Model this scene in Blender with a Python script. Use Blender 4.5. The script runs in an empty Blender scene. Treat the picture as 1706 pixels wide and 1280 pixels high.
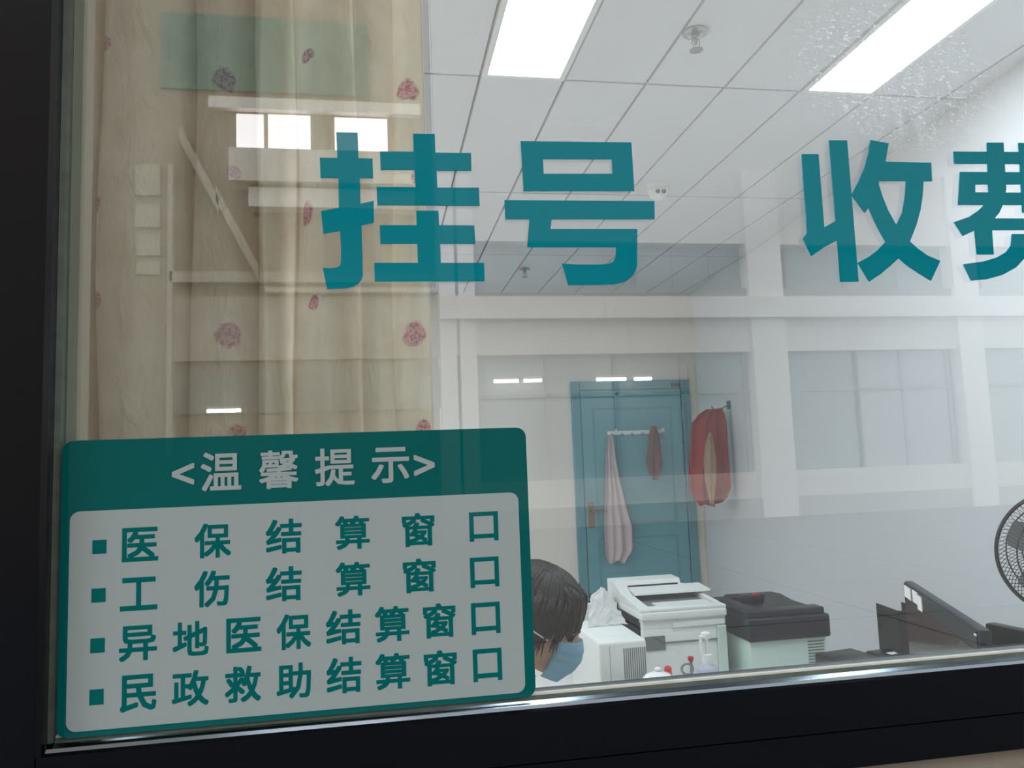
import bpy, bmesh, math, random
from mathutils import Vector, Matrix
random.seed(7)
S = bpy.context.scene
COL = S.collection

# ------------------------------------------------------------------ camera, world, exposure
ZC = 1.48                       # camera height above the floor
YAW, PITCH, ROLL, FPX = math.radians(9.80), math.radians(5.77), math.radians(-2.147), 1294.0
W, H = 1706, 1280
_f = Vector((math.sin(YAW)*math.cos(PITCH), math.cos(YAW)*math.cos(PITCH), math.sin(PITCH)))
_r = Vector((math.cos(YAW), -math.sin(YAW), 0))
_u = _r.cross(_f)
RT = math.cos(ROLL)*_r + math.sin(ROLL)*_u
UP = -math.sin(ROLL)*_r + math.cos(ROLL)*_u
cam = bpy.data.cameras.new('camera')
cam.sensor_width = 36.0
cam.lens = 36.0*FPX/W
cam.clip_start = 0.02
co = bpy.data.objects.new('camera', cam)
COL.objects.link(co)
co.matrix_world = Matrix(((RT.x, UP.x, -_f.x, 0), (RT.y, UP.y, -_f.y, 0), (RT.z, UP.z, -_f.z, ZC), (0, 0, 0, 1)))
S.camera = co

SKY = 1.55                       # overcast sky over the courtyard
wd = bpy.data.worlds.new('overcast_sky')
S.world = wd
wd.use_nodes = True
_b = wd.node_tree.nodes['Background']
_b.inputs[0].default_value = (0.93, 0.97, 1.0, 1)
_b.inputs[1].default_value = SKY
PANEL = 9.0                     # radiance of the ceiling light panels

S.view_settings.view_transform = 'Standard'
S.view_settings.look = 'None'
S.view_settings.exposure = 0.7
S.view_settings.gamma = 1.0
S.view_settings.use_curve_mapping = False
S.cycles.max_bounces = 10
S.cycles.transparent_max_bounces = 16
S.cycles.sample_clamp_indirect = 6.0

# ------------------------------------------------------------------ pixel helpers (photo pixel -> direction)
def ray(x, y):
    return RT*((x-W/2)/FPX) - UP*((y-H/2)/FPX) + _f
def on_y(x, y, Y):
    d = ray(x, y); p = d*(Y/d.y); return Vector((p.x, p.y, p.z+ZC))
def on_z(x, y, z):
    d = ray(x, y); p = d*((z-ZC)/d.z); return Vector((p.x, p.y, p.z+ZC))

GY = 1.10                       # outer face of the glass
CEIL = 1.37 + ZC
BACK = 6.13
def wall_x(y): return 2.308 + 0.085*(y-2.307)

# ------------------------------------------------------------------ materials
def lin(c):
    c = c/255.0
    return c/12.92 if c <= 0.04045 else ((c+0.055)/1.055)**2.4
def rgb(r, g, b): return (lin(r), lin(g), lin(b), 1)
MATS = {}
def mat(name, col, rough=0.5, metal=0.0, var=0.06, scale=8.0, bump=0.0, bscale=60.0, spec=0.5, mirror=0.0, trans=0.0, coat=0.0):
    """procedural material: colour with noise variation, optional bump, optional mirror layer (glossy film)"""
    m = bpy.data.materials.new(name); m.use_nodes = True
    nt = m.node_tree; N = nt.nodes; L = nt.links
    p = N['Principled BSDF']; out = N['Material Output']
    p.inputs['Roughness'].default_value = rough
    p.inputs['Metallic'].default_value = metal
    p.inputs['Specular IOR Level'].default_value = spec
    p.inputs['Coat Weight'].default_value = coat
    tc = N.new('ShaderNodeTexCoord')
    nz = N.new('ShaderNodeTexNoise'); nz.inputs['Scale'].default_value = scale; nz.inputs['Detail'].default_value = 5
    L.new(tc.outputs['Object'], nz.inputs['Vector'])
    mx = N.new('ShaderNodeMix'); mx.data_type = 'RGBA'
    a = tuple(max(0, c*(1-var)) for c in col[:3])+(1,); b = tuple(min(1, c*(1+var)) for c in col[:3])+(1,)
    mx.inputs['A'].default_value = a; mx.inputs['B'].default_value = b
    L.new(nz.outputs['Fac'], mx.inputs['Factor'])
    L.new(mx.outputs['Result'], p.inputs['Base Color'])
    if bump:
        n2 = N.new('ShaderNodeTexNoise'); n2.inputs['Scale'].default_value = bscale; n2.inputs['Detail'].default_value = 4
        L.new(tc.outputs['Object'], n2.inputs['Vector'])
        bp = N.new('ShaderNodeBump'); bp.inputs['Strength'].default_value = bump; bp.inputs['Distance'].default_value = 0.01
        L.new(n2.outputs['Fac'], bp.inputs['Height']); L.new(bp.outputs['Normal'], p.inputs['Normal'])
    sh = p.outputs['BSDF']
    if trans:
        t = N.new('ShaderNodeBsdfTranslucent'); L.new(mx.outputs['Result'], t.inputs['Color'])
        ms = N.new('ShaderNodeMixShader'); ms.inputs[0].default_value = trans
        L.new(sh, ms.inputs[1]); L.new(t.outputs[0], ms.inputs[2]); sh = ms.outputs[0]
    if mirror:
        g = N.new('ShaderNodeBsdfGlossy'); g.inputs['Roughness'].default_value = 0.02
        ms = N.new('ShaderNodeMixShader'); ms.inputs[0].default_value = mirror
        L.new(sh, ms.inputs[1]); L.new(g.outputs[0], ms.inputs[2]); sh = ms.outputs[0]
    L.new(sh, out.inputs['Surface'])
    MATS[name] = m
    return m
def emit(name, col, strength):
    m = bpy.data.materials.new(name); m.use_nodes = True
    nt = m.node_tree; p = nt.nodes['Principled BSDF']
    p.inputs['Base Color'].default_value = (0.9, 0.9, 0.9, 1)
    p.inputs['Emission Color'].default_value = col
    p.inputs['Emission Strength'].default_value = strength
    MATS[name] = m
    return m

REFL = 0.09                    # reflectance of the window glass surface
def glass_material():
    m = bpy.data.materials.new('window_glass'); m.use_nodes = True
    nt = m.node_tree; N = nt.nodes; L = nt.links
    N.remove(N['Principled BSDF']); out = N['Material Output']
    tr = N.new('ShaderNodeBsdfTransparent'); tr.inputs[0].default_value = (0.955, 0.975, 0.965, 1)
    gl = N.new('ShaderNodeBsdfGlossy'); gl.inputs['Roughness'].default_value = 0.0; gl.inputs['Color'].default_value = (1, 1, 1, 1)
    lw = N.new('ShaderNodeLayerWeight'); lw.inputs[0].default_value = 0.5
    pw = N.new('ShaderNodeMath'); pw.operation = 'POWER'; pw.inputs[1].default_value = 5
    L.new(lw.outputs['Facing'], pw.inputs[0])
    ma = N.new('ShaderNodeMath'); ma.operation = 'MULTIPLY_ADD'; ma.inputs[1].default_value = 1-REFL; ma.inputs[2].default_value = REFL
    L.new(pw.outputs[0], ma.inputs[0])
    ms = N.new('ShaderNodeMixShader'); L.new(ma.outputs[0], ms.inputs[0]); L.new(tr.outputs[0], ms.inputs[1]); L.new(gl.outputs[0], ms.inputs[2])
    L.new(ms.outputs[0], out.inputs['Surface'])
    return m
def dirty_glass_material():
    """outer face: the same glass with dust, wipe marks and a patch of dried water spots"""
    m = glass_material(); m.name = 'window_glass_outer'
    nt = m.node_tree; N = nt.nodes; L = nt.links; out = N['Material Output']
    base = out.inputs['Surface'].links[0].from_socket
    tc = N.new('ShaderNodeTexCoord')
    def math_(op, a, b=None, c=None, clamp=False):
        n = N.new('ShaderNodeMath'); n.operation = op; n.use_clamp = clamp
        for i, v in enumerate((a, b, c)):
            if v is None: continue
            if isinstance(v, (int, float)): n.inputs[i].default_value = v
            else: L.new(v, n.inputs[i])
        return n.outputs[0]
    def noise(sx, sz, scale, detail=4, rough=0.6):
        mp = N.new('ShaderNodeMapping'); mp.inputs['Scale'].default_value = (sx, 1, sz)
        L.new(tc.outputs['Object'], mp.inputs['Vector'])
        n = N.new('ShaderNodeTexNoise'); n.inputs['Scale'].default_value = scale; n.inputs['Detail'].default_value = detail; n.inputs['Roughness'].default_value = rough
        L.new(mp.outputs[0], n.inputs['Vector']); return n.outputs['Fac']
    def blob(cx, cz, rx, rz, soft):
        mp = N.new('ShaderNodeMapping'); mp.vector_type = 'TEXTURE'
        mp.inputs['Location'].default_value = (cx, GY, cz); mp.inputs['Scale'].default_value = (rx, 10, rz)
        L.new(tc.outputs['Object'], mp.inputs['Vector'])
        ln = N.new('ShaderNodeVectorMath'); ln.operation = 'LENGTH'; L.new(mp.outputs[0], ln.inputs[0])
        d = math_('ADD', ln.outputs['Value'], math_('MULTIPLY_ADD', noise(1, 1, 7), 0.9, -0.45))
        return math_('MULTIPLY_ADD', d, -1/soft, 1/soft, True)
    def thr(v, lo, hi):
        return math_('MULTIPLY_ADD', v, 1/(hi-lo), -lo/(hi-lo), True)
    c = on_y(1500, 110, GY)
    spots = math_('MULTIPLY', blob(c.x, c.z, 0.21, 0.15, 0.5), thr(noise(0.55, 1.3, 150, 3), 0.56, 0.62))
    drips = math_('MULTIPLY', blob(c.x+0.0, c.z-0.05, 0.20, 0.10, 0.5), thr(noise(2.4, 0.35, 26, 5), 0.48, 0.70))
    c2 = on_y(955, 218, GY)
    wipe = math_('MULTIPLY', blob(c2.x, c2.z, 0.12, 0.022, 0.4), thr(noise(0.18, 3.2, 40, 3), 0.56, 0.66))
    c3 = on_y(880, 60, GY)
    fleck = math_('MULTIPLY', blob(c3.x, c3.z, 0.16, 0.10, 0.8), thr(noise(1, 1, 170, 2), 0.63, 0.68))
    c4 = on_y(1070, 600, GY)
    fleck2 = math_('MULTIPLY', blob(c4.x, c4.z, 0.11, 0.15, 0.6), thr(noise(1, 1, 150, 2), 0.66, 0.72))
    rub = math_('MULTIPLY', blob(c4.x-0.02, c4.z+0.03, 0.09, 0.13, 0.6), thr(noise(3.0, 0.6, 22, 4), 0.56, 0.8))
    tot = math_('MULTIPLY', spots, 0.55)
    for v, k in ((drips, 0.30), (wipe, 0.16), (fleck, 0.16), (fleck2, 0.16), (rub, 0.05)):
        tot = math_('MULTIPLY_ADD', v, k, tot)
    tot = math_('ADD', tot, math_('MULTIPLY_ADD', noise(1, 1, 3.0, 3), 0.016, 0.0), None, True)
    df = N.new('ShaderNodeBsdfDiffuse'); df.inputs[0].default_value = (0.85, 0.87, 0.9, 1)
    tl = N.new('ShaderNodeBsdfTranslucent'); tl.inputs[0].default_value = (0.9, 0.92, 0.95, 1)
    dm = N.new('ShaderNodeMixShader'); dm.inputs[0].default_value = 0.65; L.new(df.outputs[0], dm.inputs[1]); L.new(tl.outputs[0], dm.inputs[2])
    ms = N.new('ShaderNodeMixShader'); L.new(tot, ms.inputs[0]); L.new(base, ms.inputs[1]); L.new(dm.outputs[0], ms.inputs[2])
    L.new(ms.outputs[0], out.inputs['Surface'])
    return m

def curtain_material():
    m = bpy.data.materials.new('curtain_fabric'); m.use_nodes = True
    nt = m.node_tree; N = nt.nodes; L = nt.links; p = N['Principled BSDF']; out = N['Material Output']
    p.inputs['Roughness'].default_value = 0.9; p.inputs['Specular IOR Level'].default_value = 0.1
    uv = N.new('ShaderNodeUVMap')
    def math_(op, a, b=None, c=None, clamp=False):
        n = N.new('ShaderNodeMath'); n.operation = op; n.use_clamp = clamp
        for i, v in enumerate((a, b, c)):
            if v is None: continue
            if isinstance(v, (int, float)): n.inputs[i].default_value = v
            else: L.new(v, n.inputs[i])
        return n.outputs[0]
    sep = N.new('ShaderNodeSeparateXYZ'); L.new(uv.outputs[0], sep.inputs[0])
    u, v = sep.outputs[0], sep.outputs[1]
    nz = N.new('ShaderNodeTexNoise'); nz.inputs['Scale'].default_value = 55; nz.inputs['Detail'].default_value = 4; L.new(uv.outputs[0], nz.inputs['Vector'])
    warp = math_('MULTIPLY_ADD', nz.outputs['Fac'], 0.9, -0.45)
    PU, PV = 0.27, 0.425
    vor = N.new('ShaderNodeTexVoronoi'); vor.inputs['Scale'].default_value = 130; L.new(uv.outputs[0], vor.inputs['Vector'])
    def rose(du, dv, R):
        uu = math_('ADD', u, du)
        colm = math_('FLOOR', math_('DIVIDE', uu, PU))
        vv = math_('ADD', math_('ADD', v, dv), math_('MULTIPLY', colm, PV*0.5))
        a = math_('MULTIPLY', math_('SUBTRACT', math_('FRACT', math_('DIVIDE', uu, PU)), 0.5), PU/R)
        b = math_('MULTIPLY', math_('SUBTRACT', math_('FRACT', math_('DIVIDE', vv, PV)), 0.5), PV/R)
        r = math_('SQRT', math_('ADD', math_('MULTIPLY', a, a), math_('MULTIPLY', b, b)))
        rw = math_('ADD', r, warp)
        mask = math_('MULTIPLY_ADD', rw, -3.5, 3.6, True)
        petals = math_('SINE', math_('ADD', math_('MULTIPLY', rw, 7.0), math_('MULTIPLY', vor.outputs['Distance'], 9.0)))
        return mask, math_('MULTIPLY_ADD', petals, 0.5, 0.5, True)
    m1, p1 = rose(ROSE_U, ROSE_V, 0.022)
    m2, p2 = rose(ROSE_U-0.014, ROSE_V+0.155, 0.014)
    cream = N.new('ShaderNodeMix'); cream.data_type = 'RGBA'
    cream.inputs['A'].default_value = rgb(212, 196, 170); cream.inputs['B'].default_value = rgb(246, 239, 224)
    n3 = N.new('ShaderNodeTexNoise'); n3.inputs['Scale'].default_value = 14; n3.inputs['Detail'].default_value = 6; L.new(uv.outputs[0], n3.inputs['Vector'])
    L.new(n3.outputs['Fac'], cream.inputs['Factor'])
    base = cream.outputs['Result']
    for mk, pt in ((m1, p1), (m2, p2)):
        pk = N.new('ShaderNodeMix'); pk.data_type = 'RGBA'
        pk.inputs['A'].default_value = rgb(150, 60, 86); pk.inputs['B'].default_value = rgb(214, 150, 166)
        L.new(pt, pk.inputs['Factor'])
        mx = N.new('ShaderNodeMix'); mx.data_type = 'RGBA'
        L.new(math_('MULTIPLY', mk, 0.85), mx.inputs['Factor']); L.new(base, mx.inputs['A']); L.new(pk.outputs['Result'], mx.inputs['B'])
        base = mx.outputs['Result']
    L.new(base, p.inputs['Base Color'])
    # crumpled cloth relief
    mp = N.new('ShaderNodeMapping'); mp.inputs['Scale'].default_value = (1, 0.35, 1); L.new(uv.outputs[0], mp.inputs['Vector'])
    n4 = N.new('ShaderNodeTexNoise'); n4.inputs['Scale'].default_value = 32; n4.inputs['Detail'].default_value = 6; n4.inputs['Distortion'].default_value = 0.8; L.new(mp.outputs[0], n4.inputs['Vector'])
    bp = N.new('ShaderNodeBump'); bp.inputs['Strength'].default_value = 0.8; bp.inputs['Distance'].default_value = 0.014
    L.new(n4.outputs['Fac'], bp.inputs['Height']); L.new(bp.outputs['Normal'], p.inputs['Normal'])
    t = N.new('ShaderNodeBsdfTranslucent'); L.new(base, t.inputs['Color']); L.new(bp.outputs['Normal'], t.inputs['Normal'])
    ms = N.new('ShaderNodeMixShader'); ms.inputs[0].default_value = 0.42
    L.new(p.outputs[0], ms.inputs[1]); L.new(t.outputs[0], ms.inputs[2]); L.new(ms.outputs[0], out.inputs['Surface'])
    return m
ROSE_U, ROSE_V = 0.0, 0.0

M_FRAME = mat('navy_aluminium', rgb(6, 10, 20), 0.2, var=0.15, scale=3, bump=0.02, bscale=9, spec=0.28)
M_BEVEL = mat('polished_aluminium_edge', rgb(128, 138, 148), 0.16, metal=1.0, var=0.25, scale=6, bump=0.02, bscale=12)
M_GASKET = mat('grey_green_sealant', rgb(86, 96, 86), 0.45, var=0.5, scale=30, bump=0.2)
M_STRIPW = mat('edge_highlight_white', rgb(214, 214, 206), 0.5, var=0.2, scale=40)
M_INNER = mat('pale_inner_frame', rgb(176, 176, 160), 0.5, var=0.05)
M_TEAL = mat('teal_vinyl', rgb(0, 150, 168), 0.5, var=0.04, scale=5, mirror=0.016, spec=0.0)
M_TEALSIGN = mat('teal_acrylic', rgb(0, 104, 103), 0.5, var=0.03, scale=5, mirror=0.016, spec=0.0)
M_SIGNWHITE = mat('white_acrylic', rgb(176, 189, 190), 0.45, var=0.02, scale=5, mirror=0.02)
M_SIGNTEXT = mat('sign_text_teal', rgb(0, 112, 112), 0.5, var=0.03, mirror=0.012, spec=0.0)
M_WALL = mat('painted_plaster', rgb(234, 228, 220), 0.8, var=0.03, scale=2, bump=0.05)
M_WALLR = mat('white_plaster', rgb(222, 225, 230), 0.8, var=0.02, scale=2, bump=0.05)
M_EXT = mat('tan_render', rgb(150, 140, 126), 0.85, var=0.12, scale=5, bump=0.3)
M_TILE = mat('mineral_ceiling_tile', rgb(220, 222, 228), 0.85, var=0.03, scale=3, bump=0.06, bscale=220)
M_SEAM = mat('dark_ceiling_seam', rgb(46, 46, 50), 0.8)
M_FLOOR = mat('pale_floor_tile', rgb(214, 212, 208), 0.35, var=0.05)
M_DOOR = mat('teal_painted_door', rgb(92, 160, 172), 0.45, var=0.05, scale=3)
M_DOORF = mat('teal_painted_frame', rgb(80, 146, 158), 0.45, var=0.05, scale=3)
M_CREAM = mat('cream_trim', rgb(222, 216, 200), 0.6)
M_BRONZE = mat('bronze_handle', rgb(136, 104, 88), 0.35, metal=0.6)
M_CHROME = mat('chrome', rgb(170, 174, 178), 0.25, metal=1.0)
M_WHITEP = mat('white_plastic', rgb(232, 236, 234), 0.4, var=0.02)
M_MINTP = mat('pale_grey_plastic', rgb(206, 224, 216), 0.4, var=0.02)
M_GREYP = mat('grey_plastic', rgb(120, 122, 126), 0.45)
M_DARKP = mat('charcoal_plastic', rgb(32, 36, 48), 0.4, var=0.1, bump=0.05)
M_BLACKP = mat('black_plastic', rgb(20, 21, 24), 0.35, var=0.1)
M_SCREEN = mat('dark_screen', rgb(78, 64, 58), 0.12, var=0.05, mirror=0.10)
M_PAPER = mat('white_paper', rgb(240, 240, 240), 0.7)
M_RED = mat('red_cloth', rgb(158, 8, 28), 0.9, var=0.2, scale=20, bump=0.4)
M_TANCL = mat('tan_lining', rgb(168, 128, 98), 0.9, var=0.2, scale=20)
M_PINKCL = mat('pinkish_towel', rgb(206, 190, 194), 0.95, var=0.08, scale=20, bump=0.4)
M_BROWNCL = mat('brown_cloth', rgb(112, 58, 60), 0.95, var=0.15, scale=20, bump=0.4)
M_SKIN = mat('skin', rgb(224, 178, 150), 0.5, var=0.06, scale=30)
M_HAIR = mat('dark_hair', rgb(20, 16, 17), 0.5, var=0.4, scale=60)
M_MASK = mat('blue_mask', rgb(184, 230, 255), 0.85, var=0.05, scale=20, bump=0.2, trans=0.5)
M_STRAP = mat('white_elastic', rgb(232, 228, 224), 0.8)
M_COAT = mat('white_coat', rgb(226, 228, 230), 0.85, var=0.03, bump=0.2)
M_TROUS = mat('dark_trousers', rgb(44, 46, 56), 0.85)
M_EYE = mat('eye_dark', rgb(26, 20, 18), 0.2)
M_WOOD = mat('white_laminate', rgb(228, 226, 222), 0.45, var=0.06)
M_LIQ = mat('lavender_bottle', rgb(206, 206, 226), 0.3, var=0.03, trans=0.3)
M_REDP = mat('red_plastic', rgb(214, 50, 60), 0.4)
M_CERAM = mat('white_ceramic', rgb(246, 246, 246), 0.2, var=0.01, coat=0.5)
M_STEEL = mat('brushed_steel', rgb(150, 150, 152), 0.3, metal=1.0)
M_PANEL = emit('light_panel', (0.86, 0.93, 1.0, 1), PANEL)
# courtyard
M_PAVE = mat('pale_paving', rgb(96, 93, 90), 0.7, var=0.08, scale=0.8)
M_JOINT = mat('paving_joint', rgb(66, 64, 61), 0.9)
M_FWALL = mat('cream_facade', rgb(222, 216, 208), 0.8, var=0.04, scale=0.4)
M_FBEAM = mat('pale_facade_beam', rgb(238, 232, 226), 0.8, var=0.03, scale=0.4)
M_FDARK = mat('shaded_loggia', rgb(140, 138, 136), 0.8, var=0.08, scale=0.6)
M_PLINTH = mat('grey_plinth', rgb(176, 172, 166), 0.8, var=0.05, scale=0.6)
M_FBROWN = mat('brown_facade', rgb(150, 136, 120), 0.8, var=0.12, scale=0.5)
M_FSOFT = mat('weathered_concrete', rgb(184, 174, 160), 0.8, var=0.1, scale=0.7)
M_FSOFT2 = mat('dull_shop_glass', rgb(140, 138, 130), 0.5, var=0.1, scale=0.7)
M_FPANE = mat('facade_window_glass', rgb(160, 166, 166), 0.3, var=0.06, scale=0.5)
M_FPANE2 = mat('green_window_glass', rgb(126, 144, 140), 0.3, var=0.06, scale=0.5)
M_FTEAL = mat('teal_facade_band', rgb(52, 120, 112), 0.6, var=0.1, scale=0.5)
M_SKYGLOW = emit('sky_glow_window', (1.0, 0.94, 0.98, 1), 2.3)  # emission stands in for bright sky in the window panes
M_TUBE = emit('tube_lamp', (1.0, 1.0, 1.0, 1), 14.0)

# ------------------------------------------------------------------ mesh helpers
def new_obj(name, me, m, parent=None, smooth=False, loc=None):
    o = bpy.data.objects.new(name, me); COL.objects.link(o)
    if m is not None and me is not None and not me.materials: me.materials.append(m)
    if parent is not None: o.parent = parent
    if loc is not None: o.location = loc
    if smooth and me is not None:
        for p in me.polygons: p.use_smooth = True
    return o
class MB:
    def __init__(s): s.bm = bmesh.new()
    def box(s, a, b, bev=0.0, seg=2):
        t = bmesh.new()
        r = bmesh.ops.create_cube(t, size=1.0)
        a, b = Vector(a), Vector(b); c = (a+b)/2; d = b-a
        for v in t.verts: v.co = Vector((c.x+v.co.x*d.x, c.y+v.co.y*d.y, c.z+v.co.z*d.z))
        if bev: bmesh.ops.bevel(t, geom=t.edges[:], offset=bev, segments=seg, profile=0.5, affect='EDGES')
        return s.add(t)
    def add(s, t, mtx=None):
        me = bpy.data.meshes.new('tmp'); t.to_mesh(me); t.free()
        if mtx is not None: me.transform(mtx)
        s.bm.from_mesh(me); bpy.data.meshes.remove(me); return s
    def prism(s, pts, axis_pts):
        """pts: list of 3D points (planar loop); axis_pts: extrusion vector"""
        e = Vector(axis_pts); n = len(pts)
        a = [s.bm.verts.new(Vector(p)) for p in pts]; b = [s.bm.verts.new(Vector(p)+e) for p in pts]
        s.bm.faces.new(a[::-1]); s.bm.faces.new(b)
        for i in range(n): s.bm.faces.new((a[i], a[(i+1) % n], b[(i+1) % n], b[i]))
        return s
    def tube(s, path, rad, n=8, cap=True):
        path = [Vector(p) for p in path]; k = len(path)
        if not isinstance(rad, (list, tuple)): rad = [rad]*k
        rings = []; ref = None
        for i, p in enumerate(path):
            t = (path[min(i+1, k-1)]-path[max(i-1, 0)]).normalized()
            if ref is None: ref = t.orthogonal().normalized()
            ref = (ref - t*ref.dot(t))
            if ref.length < 1e-6: ref = t.orthogonal()
            ref.normalize(); q = t.cross(ref)
            rings.append([s.bm.verts.new(p+(ref*math.cos(2*math.pi*j/n)+q*math.sin(2*math.pi*j/n))*rad[i]) for j in range(n)])
        for i in range(k-1):
            for j in range(n): s.bm.faces.new((rings[i][j], rings[i][(j+1) % n], rings[i+1][(j+1) % n], rings[i+1][j]))
        if cap: s.bm.faces.new(rings[0][::-1]); s.bm.faces.new(rings[-1])
        return s
    def ring(s, c, axis, R, r, n=48, m=6):
        axis = Vector(axis).normalized(); u = axis.orthogonal().normalized(); v = axis.cross(u); c = Vector(c)
        rings = []
        for i in range(n):
            a = 2*math.pi*i/n; d = u*math.cos(a)+v*math.sin(a)
            rings.append([s.bm.verts.new(c+d*(R+r*math.cos(2*math.pi*j/m))+axis*r*math.sin(2*math.pi*j/m)) for j in range(m)])
        for i in range(n):
            for j in range(m): s.bm.faces.new((rings[i][j], rings[(i+1) % n][j], rings[(i+1) % n][(j+1) % m], rings[i][(j+1) % m]))
        return s
    def lathe(s, prof, c=(0, 0, 0), n=28, axis=None):
        """prof: (radius, height) pairs from bottom to top"""
        c = Vector(c); ax = Vector(axis or (0, 0, 1)).normalized(); u = ax.orthogonal().normalized(); v = ax.cross(u)
        rings = [[s.bm.verts.new(c+ax*h+(u*math.cos(2*math.pi*j/n)+v*math.sin(2*math.pi*j/n))*max(r, 1e-5)) for j in range(n)] for r, h in prof]
        for i in range(len(rings)-1):
            for j in range(n): s.bm.faces.new((rings[i][j], rings[i][(j+1) % n], rings[i+1][(j+1) % n], rings[i+1][j]))
        s.bm.faces.new(rings[0][::-1]); s.bm.faces.new(rings[-1])
        return s
    def ball(s, c, r, sub=2, scale=(1, 1, 1)):
        t = bmesh.new(); bmesh.ops.create_icosphere(t, subdivisions=sub, radius=1.0)
        return s.add(t, Matrix.Translation(Vector(c)) @ Matrix.Diagonal((r*scale[0], r*scale[1], r*scale[2], 1)))
    def mesh(s, name):
        bmesh.ops.recalc_face_normals(s.bm, faces=s.bm.faces[:])
        me = bpy.data.meshes.new(name); s.bm.to_mesh(me); s.bm.free(); return me
    def build(s, name, m, parent=None, smooth=False, loc=None):
        return new_obj(name, s.mesh(name), m, parent, smooth, loc)
def empty(name, loc=(0, 0, 0), rz=0.0):
    o = bpy.data.objects.new(name, None); COL.objects.link(o); o.empty_display_size = 0.05
    o.location = loc; o.rotation_euler = (0, 0, rz); return o
def tag(o, label=None, cat=None, group=None, kind=None):
    if label: o['label'] = label
    if cat: o['category'] = cat
    if group: o['group'] = group
    if kind: o['kind'] = kind
    return o
def auto_smooth(o, ang=40):
    me = o.data
    for p in me.polygons: p.use_smooth = True
    me.set_sharp_from_angle(angle=math.radians(ang))
    return o
def copy_tree(o, parent=None):
    c = o.copy(); COL.objects.link(c); c.parent = parent
    for ch in [x for x in bpy.data.objects if x.parent == o]: copy_tree(ch, c)
    return c
def realize(o):
    """evaluate modifiers / curves into a plain mesh"""
    dg = bpy.context.evaluated_depsgraph_get(); dg.update()
    return bpy.data.meshes.new_from_object(o.evaluated_get(dg))

# ------------------------------------------------------------------ window: frame, glass
def struct(o): o['kind'] = 'structure'; return o
win = struct(empty('window_1', (0, GY, 1.1)))
def wchild(mb, name, m, **k):
    o = mb.build(name, m, None, **k); o.parent = win; o.matrix_parent_inverse = Matrix.Translation(-win.location); return o
GX0 = -0.370*GY            # left edge of the visible glass
GZ0 = on_y(895, 1153, GY).z         # lower edge of the visible glass
GX1, GZ1 = 2.05, 2.55
FRY = 1.055                         # front face of the frame
FZ = on_y(890, 1180, FRY).z         # front top edge of the bottom rail
FX = on_y(92, 0, FRY).x             # front inner edge of the left stile
FZL = on_y(1300, 1229, FRY).z       # seam in the bottom rail
FZB = on_y(1706, 1249, FRY).z       # underside of the frame
FXL = FX-0.22
b = MB(); b.box((GX0-0.012, GY, GZ0-0.012), (GX1+0.012, GY+0.006, GZ1+0.012))
go = wchild(b, 'glass_pane', None)
go.data.materials.append(glass_material()); go.data.materials.append(dirty_glass_material())
for p in go.data.polygons:
    p.material_index = 1 if p.normal.y < -0.9 else 0
# bottom rail: front face + sloping bevel up to the gasket, swept along x
def sweep_x(prof, x0, x1):
    mb = MB(); mb.prism([(x0, y, z) for y, z in prof], (x1-x0, 0, 0)); return mb
def sweep_z(prof, z0, z1):
    mb = MB(); mb.prism([(x, y, z0) for x, y in prof], (0, 0, z1-z0)); return mb
GK = 0.0085
wchild(sweep_x([(GY-0.008, GZ0-GK), (GY-0.014, GZ0-GK-0.003), (FRY+0.006, FZ+0.002), (FRY+0.004, FZ-0.003), (GY-0.008, GZ0-GK-0.012)], GX0, GX1+GK), 'polished_bevel', M_BEVEL)
wchild(sweep_x([(GY+0.05, GZ0-GK), (GY-0.0075, GZ0-GK), (GY-0.014, GZ0-GK-0.006), (FRY+0.006, FZ-0.001), (FRY, FZ-0.005), (FRY, FZL), (GY+0.05, FZL)], FX-0.002, GX1+GK), 'bottom_rail', M_FRAME)
wchild(sweep_x([(GY+0.05, FZL-0.0025), (FRY+0.002, FZL-0.0025), (FRY+0.002, FZB), (GY+0.05, FZB)], FXL, GX1+0.22), 'sill_profile', M_FRAME)
wchild(sweep_x([(GY-0.0062, GZ0-0.004), (GY-0.0045, GZ0-0.0005), (GY-0.001, GZ0+0.0008), (GY-0.0005, GZ0-0.003)], GX0, GX1), 'glass_edge_highlight', M_STRIPW)  # white strip painted in as the highlight along the glass edge
wchild(sweep_x([(GY+0.01, GZ0-GK), (GY-0.008, GZ0-GK), (GY-0.006, GZ0-0.003), (GY-0.001, GZ0), (GY+0.01, GZ0)], GX0, GX1), 'bottom_gasket', M_GASKET)
wchild(sweep_z([(GX0-GK, GY+0.05), (GX0-GK, GY-0.01), (FX+0.001, FRY+0.006), (FX-0.004, FRY), (FXL, FRY), (FXL, GY+0.05)], FZL, GZ1+0.15), 'left_stile', M_FRAME)
wchild(sweep_z([(FX+0.0005, FRY+0.004), (FX+0.004, FRY-0.001), (FX-0.003, FRY-0.003), (FX-0.006, FRY+0.002)], FZ-0.004, GZ1+0.15), 'stile_bead', M_FRAME)
wchild(sweep_z([(GX0-GK, GY+0.01), (GX0-GK, GY-0.008), (GX0-0.002, GY-0.005), (GX0, GY-0.001), (GX0, GY+0.01)], GZ0-GK, GZ1), 'left_gasket', M_GASKET)
wchild(sweep_z([(GX1+GK, GY+0.05), (GX1+GK, GY-0.01), (GX1+0.03, FRY), (GX1+0.22, FRY), (GX1+0.22, GY+0.05)], FZL, GZ1+0.15), 'right_stile', M_FRAME)
wchild(sweep_x([(GY+0.05, GZ1+GK), (GY-0.01, GZ1+GK), (FRY, GZ1+0.03), (FRY, GZ1+0.15), (GY+0.05, GZ1+0.15)], GX0-GK, GX1+GK), 'top_rail', M_FRAME)
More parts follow.
